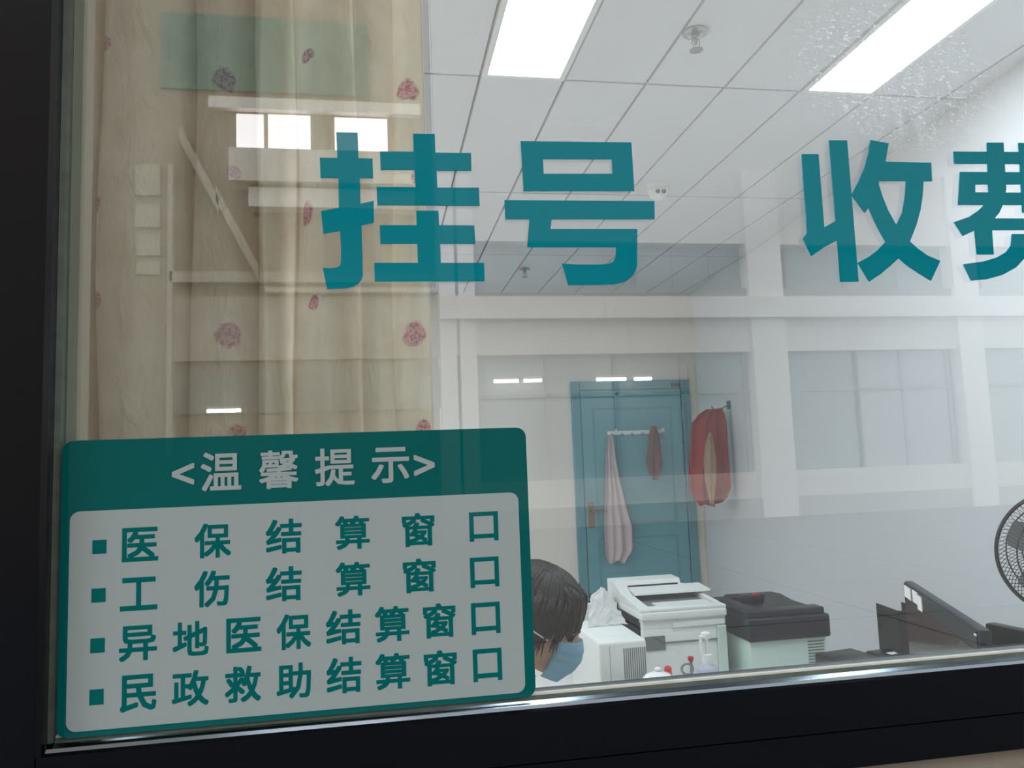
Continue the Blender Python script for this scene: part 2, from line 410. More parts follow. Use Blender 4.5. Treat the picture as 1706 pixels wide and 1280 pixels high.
wchild(sweep_z([(GX0-0.02, GY+0.051), (GX0+0.012, GY+0.051), (GX0+0.012, GY+0.008), (GX0-0.012, GY+0.008)], GZ0, GZ1), 'inner_bead', M_INNER)

# ------------------------------------------------------------------ room shell
XL = -2.6
WY0, WY1 = GY+0.0, GY+0.12          # window wall
def sbox(name, a, b_, m, label=None):
    o = MB().box(a, b_).build(name, m); struct(o)
    if label: o['label'] = label
    return o
wf = struct(empty('wall_front', (0, WY0, 0)))
for nm, a, b_ in (('wall_below', (-9, GY-0.02, -0.02), (14, WY1, FZB)), ('wall_above', (-9, GY-0.02, GZ1+0.15), (14, WY1, 4.6)),
                  ('wall_beside', (-9, GY-0.02, FZB), (FXL, WY1, GZ1+0.15)), ('wall_beside', (GX1+0.22, GY-0.02, FZB), (14, WY1, GZ1+0.15))):
    o = MB().box(a, b_).build(nm, M_EXT); o.parent = wf; o.matrix_parent_inverse = Matrix.Translation(-wf.location)
fl = sbox('floor', (XL, WY1, -0.1), (3.4, BACK+0.2, 0.0), M_FLOOR)
sbox('wall_back', (XL-0.15, BACK, 0), (3.2, BACK+0.15, CEIL+0.1), M_WALL)
sbox('wall_left', (XL-0.15, WY1, 0), (XL, BACK, CEIL+0.1), M_WALL)
wr = MB().prism([(wall_x(WY1), WY1, 0), (wall_x(BACK), BACK, 0), (wall_x(BACK)+0.15, BACK, 0), (wall_x(WY1)+0.15, WY1, 0)], (0, 0, CEIL+0.1)).build('wall_right', M_WALLR); struct(wr)
# ceiling: dark backing, each panel a part
ce = struct(MB().box((XL, WY1, CEIL+0.016), (3.2, BACK, CEIL+0.1)).build('ceiling', M_SEAM))
TX, TY0, TYD, TW = 0.378, 2.610, 1.174, 0.3076
LIGHT_COLS = (-8, -4, 0, 4)
for k in range(-10, 9):
    x0, x1 = TX+k*TW, TX+(k+1)*TW
    for r in range(-2, 3):
        y0, y1 = TY0+r*TYD, TY0+(r+1)*TYD
        if (k in LIGHT_COLS and r == -1) or (k in (-8, -4) and r in (0, 1)): continue
        g = 0.0055
        ya, yb = max(y0+g, WY1), min(y1-g, BACK)
        xa = max(x0+g, XL)
        pa, pb = min(x1-g, wall_x(ya)-0.001), min(x1-g, wall_x(yb)-0.001)
        if pa < xa+0.01 and pb < xa+0.01: continue
        pa, pb = max(pa, xa+0.002), max(pb, xa+0.002)
        MB().prism([(xa, ya, CEIL), (pa, ya, CEIL), (pb, yb, CEIL), (xa, yb, CEIL)], (0, 0, 0.015)).build('ceiling_tile', M_TILE, ce)

# panel lights
def panel_light(k, label, r=-1):
    x0, x1, y0, y1 = TX+k*TW+0.004, TX+(k+1)*TW-0.004, TY0+r*TYD+0.004, TY0+(r+1)*TYD-0.004
    t = empty('ceiling_light', ((x0+x1)/2, (y0+y1)/2, CEIL)); tag(t, label, 'ceiling light', 'flush ceiling light panels')
    w, d, fr = (x1-x0)/2, (y1-y0)/2, 0.02
    for a, b_ in (((-w, -d, -0.006), (-w+fr, d, 0.014)), ((w-fr, -d, -0.006), (w, d, 0.014)), ((-w+fr, -d, -0.006), (w-fr, -d+fr, 0.014)), ((-w+fr, d-fr, -0.006), (w-fr, d, 0.014))):
        MB().box(a, b_).build('frame', M_WHITEP, t)
    MB().box((-w+fr, -d+fr, -0.002), (w-fr, d-fr, 0.012)).build('diffuser', M_PANEL, t)
panel_light(0, 'bright white ceiling light panel nearest the curtain')
panel_light(4, 'bright white ceiling light panel nearest the right wall')
panel_light(-4, 'added fill light panel hidden behind the curtain')  # this and the next five: unseen, added to light the far office
panel_light(-8, 'added fill light panel nearest the left wall behind the curtain')
panel_light(-8, 'added fill light panel in the far left corner behind the curtain', 1)
panel_light(-8, 'added fill light panel in the middle of the left ceiling row', 0)
panel_light(-4, 'added fill light panel in the middle of the row behind the curtain', 0)
panel_light(-4, 'added fill light panel at the far end of the office behind the curtain', 1)

# ------------------------------------------------------------------ big vinyl characters (traced outlines on the glass)
def flat_shape(name, loops, y_front, thick, m, parent=None):
    """filled outline from loops of world (x, z), extruded from the glass outwards"""
    cx = sum(p[0] for p in loops[0])/len(loops[0]); cz = min(p[1] for p in loops[0])
    cu = bpy.data.curves.new(name, 'CURVE'); cu.dimensions = '2D'; cu.fill_mode = 'BOTH'; cu.extrude = thick/2
    for lp in loops:
        sp = cu.splines.new('POLY'); sp.points.add(len(lp)-1); sp.use_cyclic_u = True
        for q, (x, z) in zip(sp.points, lp): q.co = (x-cx, z-cz, 0, 1)
    t = bpy.data.objects.new('tmp', cu); COL.objects.link(t)
    me = realize(t); bpy.data.objects.remove(t); bpy.data.curves.remove(cu)
    me.transform(Matrix.Rotation(math.pi/2, 4, 'X')); me.name = name; me.materials.clear()
    return new_obj(name, me, m, parent, loc=(cx, y_front+thick/2, cz))
def trace(loop, ox, oy, s):
    return [(lambda p: (p.x, p.z))(on_y(ox+x/s, oy+y/s, GY)) for x, y in loop]
HAND = [(172,90),(323,93),(330,273),(430,277),(434,416),(340,416),(344,597),(438,577),(440,731),(352,750),(360,1060),(361,1100),(350,1140),(325,1170),(290,1188),(230,1197),(107,1203),(75,1052),(130,1056),(175,1050),(200,1035),(205,1005),(205,900),(198,790),(80,811),(63,650),(190,626),(187,415),(60,412),(55,270),(180,272)]
GUI1 = [(717,100),(872,102),(876,235),(1129,237),(1132,363),(885,363),(890,483),(1185,484),(1190,612),(463,607),(458,478),(735,480),(727,357),(487,356),(482,226),(721,228)]
GUI2 = [(740,647),(898,648),(902,750),(1152,752),(1160,882),(910,882),(915,1018),(1222,1018),(1226,1148),(445,1150),(441,1018),(752,1018),(747,882),(485,882),(480,750),(742,750)]
HAO1 = [(170,118),(1012,128),(1035,498),(193,498)]
HAO1H = [(340,254),(864,255),(870,366),(345,366)]
HAO2 = [(47,567),(1187,575),(1190,712),(405,712),(398,787),(1057,787),(1056,1060),(1045,1105),(1015,1150),(965,1187),(890,1207),(760,1212),(533,1214),(486,1050),(600,1057),(760,1058),(840,1052),(875,1035),(892,1000),(898,925),(220,925),(238,712),(54,712)]
SHOU1 = [(66,210),(190,210),(232,748),(316,700),(268,108),(400,108),(485,1148),(350,1150),(328,845),(240,890),(138,960),(75,830),(106,790)]
SHOU2 = [(572,106),(706,130),(682,265),(1018,273),(1025,408),(962,408),(955,520),(940,620),(910,730),(862,852),(920,905),(990,955),(1085,995),(1018,1140),(930,1088),(850,1035),(780,975),(720,1030),(650,1090),(563,1148),(477,1010),(560,965),(620,920),(683,855),(630,760),(590,680),(560,603),(530,640),(432,510),(490,400),(530,300),(556,200)]
SHOU2H = [(637,407),(834,407),(826,520),(805,640),(762,732),(700,620),(660,520),(632,430)]
FEI = [[(1182,190),(2150,197),(2155,430),(2030,430),(2026,283),(1190,280)],
       [(1230,340),(2150,345),(2155,432),(1342,432),(1342,490),(2230,497),(2220,640),(2190,700),(2060,705),(2040,620),(2085,612),(2095,585),(1218,583)],
       [(1428,125),(1550,125),(1570,470),(1545,583),(1520,640),(1485,682),(2100,686),(2105,950),(1985,950),(1978,768),(1465,768),(1478,948),(1355,948),(1338,772),(1253,812),(1185,710),(1300,670),(1365,625),(1400,592),(1440,520)],
       [(1660,127),(1785,129),(1800,640),(1690,640)],
       [(1613,797),(1740,797),(1735,900),(1700,980),(1640,1045),(1540,1100),(1430,1130),(1313,1140),(1253,1020),(1400,1000),(1500,970),(1570,930),(1605,880)],
       [(1790,955),(1990,1000),(2190,1060),(2130,1165),(1930,1090),(1740,1045)]]
def vinyl(parts, ox, oy, s, label):
    t = empty('vinyl_character'); tag(t, label, 'lettering', 'large teal characters on the window')
    first = None
    for n_, loops in enumerate(parts):
        o = flat_shape('stroke_piece', [trace(l, ox, oy, s) for l in loops], GY-0.0016-0.00012*n_, 0.0014+0.00012*n_, M_TEAL)
        if first is None: first = Vector(o.location); t.location = first
        o.parent = t; o.location = Vector(o.location)-first
    return t
vinyl([[HAND], [GUI1], [GUI2]], 520, 200, 4.2667, 'large teal window character 挂 in front of the curtain edge')
vinyl([[HAO1, HAO1H], [HAO2]], 830, 210, 4.5714, 'large teal window character 号 with a box above a hooked stroke')
vinyl([[SHOU1], [SHOU2, SHOU2H]], 1320, 210, 4.4197, 'large teal window character 收 below the right light panel')
vinyl([[f] for f in FEI], 1320, 210, 4.4197, 'large teal window character 费 cut off by the right picture edge')

# ------------------------------------------------------------------ notice sign with its lettering
def rounded(x0, x1, z0, z1, r, n=6):
    pts = []
    for cx, cz, a0 in ((x1-r, z1-r, 0), (x0+r, z1-r, 90), (x0+r, z0+r, 180), (x1-r, z0+r, 270)):
        for i in range(n+1):
            a = math.radians(a0+90*i/n); pts.append((cx+r*math.cos(a), cz+r*math.sin(a)))
    return pts
SG = GY-0.0125                    # front plane of the sign, standing clear of the gasket
pTL, pBR = on_y(104, 735, SG), on_y(893, 1161, SG)
sx0, sx1, sz1, sz0 = pTL.x, pBR.x, pTL.z, pBR.z
sign = empty('notice_sign', ((sx0+sx1)/2, SG, sz0))
tag(sign, 'teal and white Chinese notice sign on the lower left of the window', 'sign')
def schild(o):
    o.parent = sign; o.location = Vector(o.location)-sign.location; return o
schild(flat_shape('board', [rounded(sx0, sx1, sz0, sz1, 0.014)], SG, 0.0038, M_TEALSIGN))
i0, i1 = on_y(117, 852, SG), on_y(879, 1152, SG)
i2 = on_y(869, 821, SG)
schild(flat_shape('white_field', [rounded(i0.x, i1.x-0.003, on_y(112, 1221, SG).z, (i0.z+i2.z)/2, 0.012)], SG-0.0006, 0.0007, M_SIGNWHITE))
SY = SG-0.0012
def glyph(ch, box, m, off):
    """one character, scaled to its box in the photograph (sign crop pixels)"""
    x0, y0, x1, y1 = box
    s, ox, oy = 2.0805, 80, 700
    cx, cy = (x0+x1)/2, (y0+y1)/2
    L_, R_ = on_y(ox+x0/s, oy+cy/s, SG), on_y(ox+x1/s, oy+cy/s, SG)
    T_, B_ = on_y(ox+cx/s, oy+y0/s, SG), on_y(ox+cx/s, oy+y1/s, SG)
    w, h = R_.x-L_.x, T_.z-B_.z
    fc = bpy.data.curves.new('glyph', 'FONT'); fc.body = ch; fc.size = 1.0; fc.resolution_u = 2
    t = bpy.data.objects.new('tmp', fc); COL.objects.link(t)
    me0 = realize(t); bpy.data.objects.remove(t); bpy.data.curves.remove(fc)
    # heavier weight: the same outline struck several times around a small circle
    bm = bmesh.new()
    for k in range(9):
        c_ = me0.copy()
        if k: c_.transform(Matrix.Translation((off*math.cos(k*math.pi/4)*(1.4 if k % 2 else 1), off*math.sin(k*math.pi/4)*(1.4 if k % 2 else 1), 0)))
        bm.from_mesh(c_); bpy.data.meshes.remove(c_)
    me = bpy.data.meshes.new('character'); bm.to_mesh(me); bm.free(); n0 = len(me0.vertices)
    xs = [v.co.x for v in me.vertices]; ys = [v.co.y for v in me.vertices]
    ax, bx, ay, by = min(xs), max(xs), min(ys), max(ys)
    for v in me.vertices:
        v.co = Vector(((v.co.x-(ax+bx)/2)*w/(bx-ax), -0.00005*(v.index//n0), (v.co.y-(ay+by)/2)*h/(by-ay)))
    me.materials.clear()
    return schild(new_obj('character', me, m, loc=((L_.x+R_.x)/2, SY+0.0006, (T_.z+B_.z)/2)))
ROWS = [
 ('医保结算窗口', [(257,372,383,490),(508,358,635,478),(755,343,880,463),(995,332,1115,448),(1227,322,1340,438),(1460,318,1560,420)]),
 ('工伤结算窗口', [(250,545,380,660),(507,522,630,648),(755,508,880,628),(997,492,1117,610),(1230,480,1345,598),(1463,475,1563,580)]),
 ('异地医保结算窗口', [(247,712,378,835),(432,698,558,818),(618,685,740,805),(792,672,912,795),(963,658,1085,778),(1133,645,1252,768),(1300,635,1413,755),(1467,632,1567,742)]),
 ('民政救助结算窗口', [(250,882,377,1010),(430,868,558,992),(613,853,738,978),(792,842,912,965),(965,822,1087,947),(1135,808,1255,933),(1303,798,1418,920),(1473,792,1573,905)])]
for txt, boxes in ROWS:
    for ch, bx in zip(txt, boxes): glyph(ch, bx, M_SIGNTEXT, 0.022)
for ch, bx in zip('<温馨提示>', [(430,150,507,225),(530,112,670,245),(732,105,868,238),(925,98,1063,228),(1120,95,1252,218),(1268,120,1340,193)]):
    o = glyph(ch, bx, M_SIGNWHITE, 0.016)
    o.location.y += 0.0
for (x0, y0, x1, y1) in ((155,417,203,462),(152,585,200,630),(148,758,197,805),(145,935,193,985)):
    a, b_ = on_y(80+x0/2.0805, 700+y0/2.0805, SG), on_y(80+x1/2.0805, 700+y1/2.0805, SG)
    schild(flat_shape('bullet_square', [[(a.x, a.z), (b_.x, a.z), (b_.x, b_.z), (a.x, b_.z)]], SY, 0.0006, M_SIGNTEXT))

# ------------------------------------------------------------------ curtain
CY = 1.285
CTRL = [(60,.03),(100,.0),(118,.035),(133,-.012),(148,.0),(157,.028),(150,.042),(163,.0),(178,-.014),(240,-.022),(295,-.006),(312,.02),(318,.030),(314,.0),(335,-.018),(380,-.022),(415,.0),(428,.02),(424,.034),(432,-.004),(448,-.026),(462,-.012),(468,.02),(480,.040),(492,.022),(505,.0),(540,-.018),(575,.004),(600,.012),(606,-.012),(630,-.022),(655,-.006),(662,.012),(657,.022),(668,-.004),(690,-.012),(716,-.004)]
def catmull(p, n):
    out = []
    for i in range(len(p)-1):
        a, b_, c, d = p[max(i-1, 0)], p[i], p[i+1], p[min(i+2, len(p)-1)]
        for j in range(n):
            t = j/n
            out.append(tuple(0.5*(2*b_[k]+(c[k]-a[k])*t+(2*a[k]-5*b_[k]+4*c[k]-d[k])*t*t+(3*b_[k]-a[k]-3*c[k]+d[k])*t**3) for k in range(2)))
    out.append(p[-1]); return out
def build_curtain():
    global ROSE_U, ROSE_V
    prof = catmull(CTRL, 7)
    zt, zb, nz = 2.76, 0.98, 70
    xs = [on_y(px, 500, CY).x for px, _ in prof]
    arc = [0.0]
    for i in range(1, len(prof)): arc.append(arc[-1]+math.hypot(xs[i]-xs[i-1], prof[i][1]-prof[i-1][1]))
    # place the rose column on the flat right-hand hem
    ptr = on_y(690, 152, CY)
    ur = arc[min(range(len(xs)), key=lambda i: abs(prof[i][0]-688) if i > len(xs)*0.9 else 1e9)]
    ROSE_U = -ur + 0.27*0.5 + 0.27*40; ROSE_V = -ptr.z + 0.425*0.5 + 0.425*40
    colm = math.floor((ur+ROSE_U)/0.27); ROSE_V -= colm*0.425*0.5
    mb = MB(); bm = mb.bm; uvl = bm.loops.layers.uv.new('UVMap'); grid = []
    for j in range(nz+1):
        z = zt+(zb-zt)*j/nz; row = []
        for i, (px, d) in enumerate(prof):
            s = i/len(prof)
            edge = min(1.0, (1-s)*14)
            dx = edge*(0.005*math.sin(z*3.1+s*21)+0.003*math.sin(z*7.7+s*47)) - 0.006*(2.0-z)*(1-s)*0.6
            amp = 1+0.22*math.sin(z*2.3+s*17)
            dy = edge*0.004*math.sin(z*9+s*33)
            row.append((bm.verts.new((xs[i]+dx, CY+0.02+1.9*d*amp+dy, z)), arc[i], z))
        grid.append(row)
    for j in range(nz):
        for i in range(len(prof)-1):
            q = (grid[j][i], grid[j+1][i], grid[j+1][i+1], grid[j][i+1])
            f = bm.faces.new([v[0] for v in q]); f.smooth = True
            for lp, v in zip(f.loops, q): lp[uvl].uv = (v[1], v[2])
    me = bpy.data.meshes.new('curtain'); bm.to_mesh(me); bm.free()
    root = empty('curtain', (-0.25, CY, zb)); tag(root, 'beige floral curtain with pink roses hanging behind the left of the window', 'curtain')
    o = new_obj('curtain_cloth', me, curtain_material(), root); o.matrix_parent_inverse = Matrix.Translation(-root.location)
    # the bunched-up left part lies several layers deep: a second fold behind it
    dense = mat('dense_curtain_fold', rgb(206, 184, 154), 0.9, var=0.1)
    for p0, p1 in ((40, 149), (168, 424), (471, 556)):
        b2 = MB(); g2 = []; xa, xb = on_y(p0, 500, CY).x, on_y(p1, 500, CY).x; nn = max(8, int((xb-xa)/0.012))
        for j in range(25):
            z = zt+(zb-zt)*j/24
            g2.append([b2.bm.verts.new((xa+(xb-xa)*i/nn+0.004*math.sin(i*0.7+z*2), CY+0.112+0.014*math.sin(i*0.9+z), z)) for i in range(nn+1)])
        for j in range(24):
            for i in range(nn): b2.bm.faces.new((g2[j][i], g2[j+1][i], g2[j+1][i+1], g2[j][i+1]))
        bl = b2.build('rear_fold', dense, root, smooth=True); bl.matrix_parent_inverse = Matrix.Translation(-root.location)
    # hem along the free edge
    hem = MB(); hem.tube([grid_pt for grid_pt in [(xs[-1], CY+0.02+1.9*prof[-1][1], zt+(zb-zt)*k/20) for k in range(21)]], 0.0018, 6)
    h = hem.build('hem', MATS['white_elastic'], root); h.matrix_parent_inverse = Matrix.Translation(-root.location)
    # rail
    r = empty('curtain_rail', (0.3, CY, 2.775)); tag(r, 'white curtain rail under the ceiling above the window', 'curtain rail')
    MB().tube([(-1.6, 0, 0), (1.7, 0, 0)], 0.012, 10).build('rod', M_WHITEP, r)
    for x in (-1.4, 0.2, 1.6): MB().box((x-0.01, -0.065, -0.01), (x+0.01, 0.012, 0.02)).build('bracket', M_WHITEP, r)
build_curtain()

# ------------------------------------------------------------------ sprinklers, dome camera
def sprinkler(px, py, label, s=1.0):
    p = on_z(px, py, CEIL)
    t = empty('fire_sprinkler', (p.x, p.y, CEIL)); tag(t, label, 'sprinkler', 'ceiling fire sprinklers')
    auto_smooth(MB().lathe([(0.030, -0.001), (0.040, -0.004), (0.040, -0.008), (0.026, -0.013), (0.018, -0.006), (0.018, 0)], n=28).build('escutcheon', M_CHROME, t))
    MB().lathe([(0.006, -0.045), (0.006, -0.03), (0.013, -0.026), (0.013, -0.004)], n=14).build('nozzle', M_CHROME, t)
    for sx in (-1, 1): MB().tube([(sx*0.011, 0, -0.026), (sx*0.013, 0, -0.045), (sx*0.004, 0, -0.062)], 0.002, 6).build('arm', M_CHROME, t)
    MB().lathe([(0.022, -0.066), (0.022, -0.064), (0.004, -0.060)], n=16).build('deflector', M_CHROME, t)
sprinkler(1158, 52, 'chrome fire sprinkler between the two bright ceiling lights')
sprinkler(874, 447, 'small distant fire sprinkler near the far end of the ceiling')
p = on_z(1096, 309, CEIL)
t = empty('security_camera', (p.x, p.y, CEIL)); tag(t, 'white dome security camera on the office ceiling', 'security camera')
auto_smooth(MB().lathe([(0.058, -0.022), (0.062, -0.012), (0.062, 0)], n=32).build('base', M_WHITEP, t))
auto_smooth(MB().lathe([(0.006, -0.078), (0.028, -0.072), (0.044, -0.055), (0.050, -0.036), (0.050, -0.020)], n=32).build('dome', M_WHITEP, t))
for sx in (-0.016, 0.016):
    MB().lathe([(0.011, 0), (0.011, 0.006)], (sx-0.004, -0.046, -0.047), 16, axis=(-0.15, -0.9, -0.4)).build('lens', M_DARKP, t)

# ------------------------------------------------------------------ door in the back wall
dL, dR = on_y(952, 700, BACK).x, on_y(1149, 700, BACK).x
dT = on_y(1048, 635, BACK).z
door = struct(empty('door_1', ((dL+dR)/2, BACK, 0))); cxd = (dL+dR)/2
def dchild(mb, name, m, parent=None, **k): return mb.build(name, m, parent or door, **k)
hw = (dR-dL)/2
dchild(MB().box((-hw, -0.035, 0), (-hw+0.07, 0.02, dT), 0.004, 1), 'door_frame', M_DOORF)
dchild(MB().box((hw-0.07, -0.035, 0), (hw, 0.02, dT), 0.004, 1), 'door_frame', M_DOORF)
dchild(MB().box((-hw+0.07, -0.035, dT-0.07), (hw-0.07, 0.02, dT), 0.004, 1), 'door_frame', M_DOORF)
leaf = dchild(MB().box((-hw+0.076, -0.022, 0.01), (hw-0.076, 0.018, dT-0.076), 0.003, 1), 'leaf', M_DOOR)
for z0, z1 in ((0.15, 0.85), (0.95, dT-0.22)):
    for a, b_ in (((-hw+0.17, -0.028, z0), (-hw+0.185, -0.02, z1)), ((hw-0.185, -0.028, z0), (hw-0.17, -0.02, z1)), ((-hw+0.185, -0.028, z0), (hw-0.185, -0.02, z0+0.015)), ((-hw+0.185, -0.028, z1-0.015), (hw-0.185, -0.02, z1))):
        MB().box(a, b_).build('panel_moulding', M_DOORF, leaf)
hz = on_y(985, 858, BACK).z
hd = MB().box((-hw+0.10, -0.034, hz-0.10), (-hw+0.145, -0.022, hz+0.10), 0.005, 2).build('handle_plate', M_BRONZE, door)
MB().tube([(-hw+0.122, -0.03, hz+0.03), (-hw+0.122, -0.075, hz+0.03), (-hw+0.235, -0.08, hz+0.028)], [0.011, 0.011, 0.009], 10).build('lever', M_BRONZE, hd)
MB().lathe([(0.012, 0), (0.012, 0.006)], (-hw+0.122, -0.034, hz-0.05), 14, axis=(0, -1, 0)).build('key_cylinder', M_BRONZE, hd)
MB().box((hw-0.16, -0.06, dT-0.06), (hw-0.09, -0.02, dT-0.03), 0.004, 1).build('door_closer', M_DARKP, door)
for z in (0.3, 1.1, dT-0.3): MB().tube([(hw-0.073, -0.03, z-0.05), (hw-0.073, -0.03, z+0.05)], 0.008, 8).build('hinge', M_STEEL, door)
t = struct(MB().box((dR+0.005, BACK-0.012, 0), (wall_x(BACK)-0.02, BACK, 2.25)).build('trim_1', M_CREAM))

# towel rail on the door with hooks, two cloths, red garment
rl, rr = on_y(1012, 722, BACK-0.03), on_y(1107, 719, BACK-0.03)
rail = empty('hook_rail', ((rl.x+rr.x)/2, BACK-0.024, rl.z)); tag(rail, 'white over-door hook rail across the teal door', 'hook rail')
wr_ = (rr.x-rl.x)/2
MB().box((-wr_, -0.012, -0.016), (wr_, 0.0, 0.016), 0.003, 1).build('bar', M_WHITEP, rail)
for i in range(6):
    x = -wr_+0.03+i*(2*wr_-0.06)/5
    MB().tube([(x, -0.01, -0.004), (x, -0.03, -0.03), (x, -0.05, -0.03), (x, -0.055, -0.005)], 0.004, 6).build('hook', M_CHROME, rail)
for x in (-wr_*0.7, wr_*0.95):
    MB().box((x-0.008, -0.006, 0.01), (x+0.008, 0.0, 0.03)).build('hanger_strap', M_WHITEP, rail)

def cloth(name, outline, y, m, depth=0.02, pleats=5, seed=0, thick=0.006, parent=None, nu=28, nv=40, bulge=0.0):
    """hanging cloth; outline rows: (v height, x left, x right) in local metres from the hanging point"""
    rnd = random.Random(seed); mb = MB(); bm = mb.bm; g = []
    ph = [rnd.uniform(0, 6.28) for _ in range(4)]
    def interp(z):
        for (z0, a0, b0), (z1, a1, b1) in zip(outline, outline[1:]):
            if z0 >= z >= z1:
                t = (z0-z)/max(1e-6, z0-z1); return a0+(a1-a0)*t, b0+(b1-b0)*t
        return outline[-1][1:]
    zt, zb = outline[0][0], outline[-1][0]
    front, back = [], []
    for j in range(nv+1):
        v = j/nv; z = zt+(zb-zt)*v; a, b_ = interp(z); rf, rb = [], []
        for i in range(nu+1):
            u = i/nu; x = a+(b_-a)*u
            w = math.sin(u*pleats*math.pi*2+ph[0]+v*1.2)+0.5*math.sin(u*pleats*4.1+ph[1]-v*2)
            hz_ = 0.012*math.sin(u*9+ph[2])*v if j == nv else 0
            yy = -depth*(0.6+0.4*v)*w - bulge*math.sin(math.pi*u)*math.sin(math.pi*min(1, v*1.05))
            edge = thick+0.004*abs(w)
            rf.append(bm.verts.new((x, yy-edge/2, z+hz_))); rb.append(bm.verts.new((x, yy*0.35+edge/2 if bulge else yy+edge/2, z+hz_)))
        front.append(rf); back.append(rb)
    for j in range(nv):
        for i in range(nu):
            bm.faces.new((front[j][i], front[j+1][i], front[j+1][i+1], front[j][i+1])); bm.faces.new((back[j][i], back[j][i+1], back[j+1][i+1], back[j+1][i]))
    for j in range(nv):
        bm.faces.new((front[j][0], back[j][0], back[j+1][0], front[j+1][0])); bm.faces.new((front[j][nu], front[j+1][nu], back[j+1][nu], back[j][nu]))
    for i in range(nu):
        bm.faces.new((front[0][i], front[0][i+1], back[0][i+1], back[0][i])); bm.faces.new((front[nv][i], back[nv][i], back[nv][i+1], front[nv][i+1]))
    return mb.build(name, m, parent, smooth=True)
def px_outline(rows, Y, top):
    o = []
    for y, xl, xr in rows:
        a, b_ = on_y(xl, y, Y), on_y(xr, y, Y)
        o.append((a.z-top.z, a.x-top.x, b_.x-top.x))
    return o
YT = BACK-0.075
tp = on_y(1016, 726, YT)
o = cloth('towel', px_outline([(726,1013,1020),(760,1009,1024),(800,1009,1031),(850,1007,1043),(880,1006,1052),(920,1008,1053),(938,1012,1040)], YT, tp), 0, M_PINKCL, 0.014, 3, 3)
o.location = tp; tag(o, 'long pale pink towel hanging from the door hook rail', 'towel')
tp = on_y(1090, 712, YT)
o = cloth('cleaning_cloth', px_outline([(710,1086,1093),(722,1083,1098),(750,1080,1102),(772,1078,1105),(788,1082,1102),(798,1089,1097)], YT, tp), 0, M_BROWNCL, 0.016, 2, 5)
o.location = tp; tag(o, 'small dark brown cloth hanging on the teal door rail', 'cloth')
# red garment on a hook on the right wall beside the door
YR = 5.42
tp = on_y(1196, 682, YR)
gar = empty('red_jacket', tp); tag(gar, 'red jacket bunched on a wall hook beside the teal door', 'jacket')
R1 = [(682,1178,1200),(690,1166,1204),(706,1154,1208),(740,1152,1210),(790,1149,1214),(815,1151,1216),(832,1158,1210),(842,1168,1198)]
c1 = cloth('jacket_body', px_outline(R1, YR, tp), 0, M_RED, 0.028, 3, 11, 0.05, gar, bulge=0.05)
R2 = [(722,1172,1176),(740,1167,1180),(770,1164,1184),(800,1166,1184),(825,1171,1181),(838,1174,1179)]
c2 = cloth('lining', px_outline(R2, YR, tp), 0, M_TANCL, 0.008, 2, 12, 0.012, gar, bulge=0.02); c2.location = (0, -0.095, 0)
hk = empty('wall_hook', tp+Vector((0.1, 0, 0.03))); tag(hk, 'small metal wall hook holding the red jacket', 'hook')
wx = wall_x(YR)
MB().box((wx-tp.x-0.1-0.008, -0.03, -0.03), (wx-tp.x-0.1, 0.03, 0.03)).build('plate', M_STEEL, hk)
MB().tube([(wx-tp.x-0.105, 0, 0.0), (-0.06, 0, -0.02), (-0.13, 0, -0.035), (-0.15, 0, -0.005)], 0.006, 8).build('prong', M_STEEL, hk)

# ------------------------------------------------------------------ furniture
DESK = 0.76
dk = empty('office_desk', (1.42, 1.85, 0)); tag(dk, 'white laminate desk under the window beside the masked worker', 'desk')
MB().box((-0.74, -0.58, DESK-0.03), (0.80, 0.60, DESK), 0.004, 1).build('desk_top', M_WOOD, dk)
for x in (-0.72, 0.70): MB().box((x, -0.54, 0), (x+0.025, 0.56, DESK-0.03)).build('side_panel', M_WOOD, dk)
MB().box((-0.695, 0.52, 0.3), (0.70, 0.54, DESK-0.03)).build('modesty_panel', M_WOOD, dk)
LOW = 0.56
lt = empty('printer_table', (1.30, 3.02, 0)); tag(lt, 'low table carrying the white and the black printers', 'table')
MB().box((-0.72, -0.50, LOW-0.03), (0.62, 0.56, LOW), 0.004, 1).build('table_top', M_WOOD, lt)
for x, y in ((-0.68, -0.46), (0.55, -0.46), (-0.68, 0.49), (0.55, 0.49)): MB().box((x, y, 0), (x+0.03, y+0.03, LOW-0.03)).build('leg', M_GREYP, lt)

# white multifunction printer
K = 0.60
fl_, fr_ = on_z(1069, 1018, ZC-K), on_z(1210, 1007, ZC-K)
mx0, mw, md = fl_.x, fr_.x-fl_.x, 0.46
my = (fl_.y+fr_.y)/2; mz = ZC-K
mf = empty('multifunction_printer', (mx0+mw/2, my+md/2, LOW)); tag(mf, 'white multifunction printer with scanner lid and document feeder', 'printer')
top = mz-LOW; hw, hd_ = mw/2, md/2
auto_smooth(MB().box((-hw+0.006, -hd_+0.012, 0), (hw-0.004, hd_, top-0.075), 0.008, 2).build('body', M_WHITEP, mf))
MB().box((-hw+0.03, -hd_+0.06, top-0.078), (hw-0.012, hd_-0.01, top-0.043)).build('paper_gap', M_GREYP, mf)
MB().box((-hw+0.006, -hd_+0.012, top-0.078), (hw-0.004, -hd_+0.055, top-0.044), 0.003, 1).build('control_strip', M_WHITEP, mf)
sc_ = auto_smooth(MB().box((-hw, -hd_, top-0.045), (hw, hd_, top-0.012), 0.008, 3).build('scanner_bed', M_WHITEP, mf))
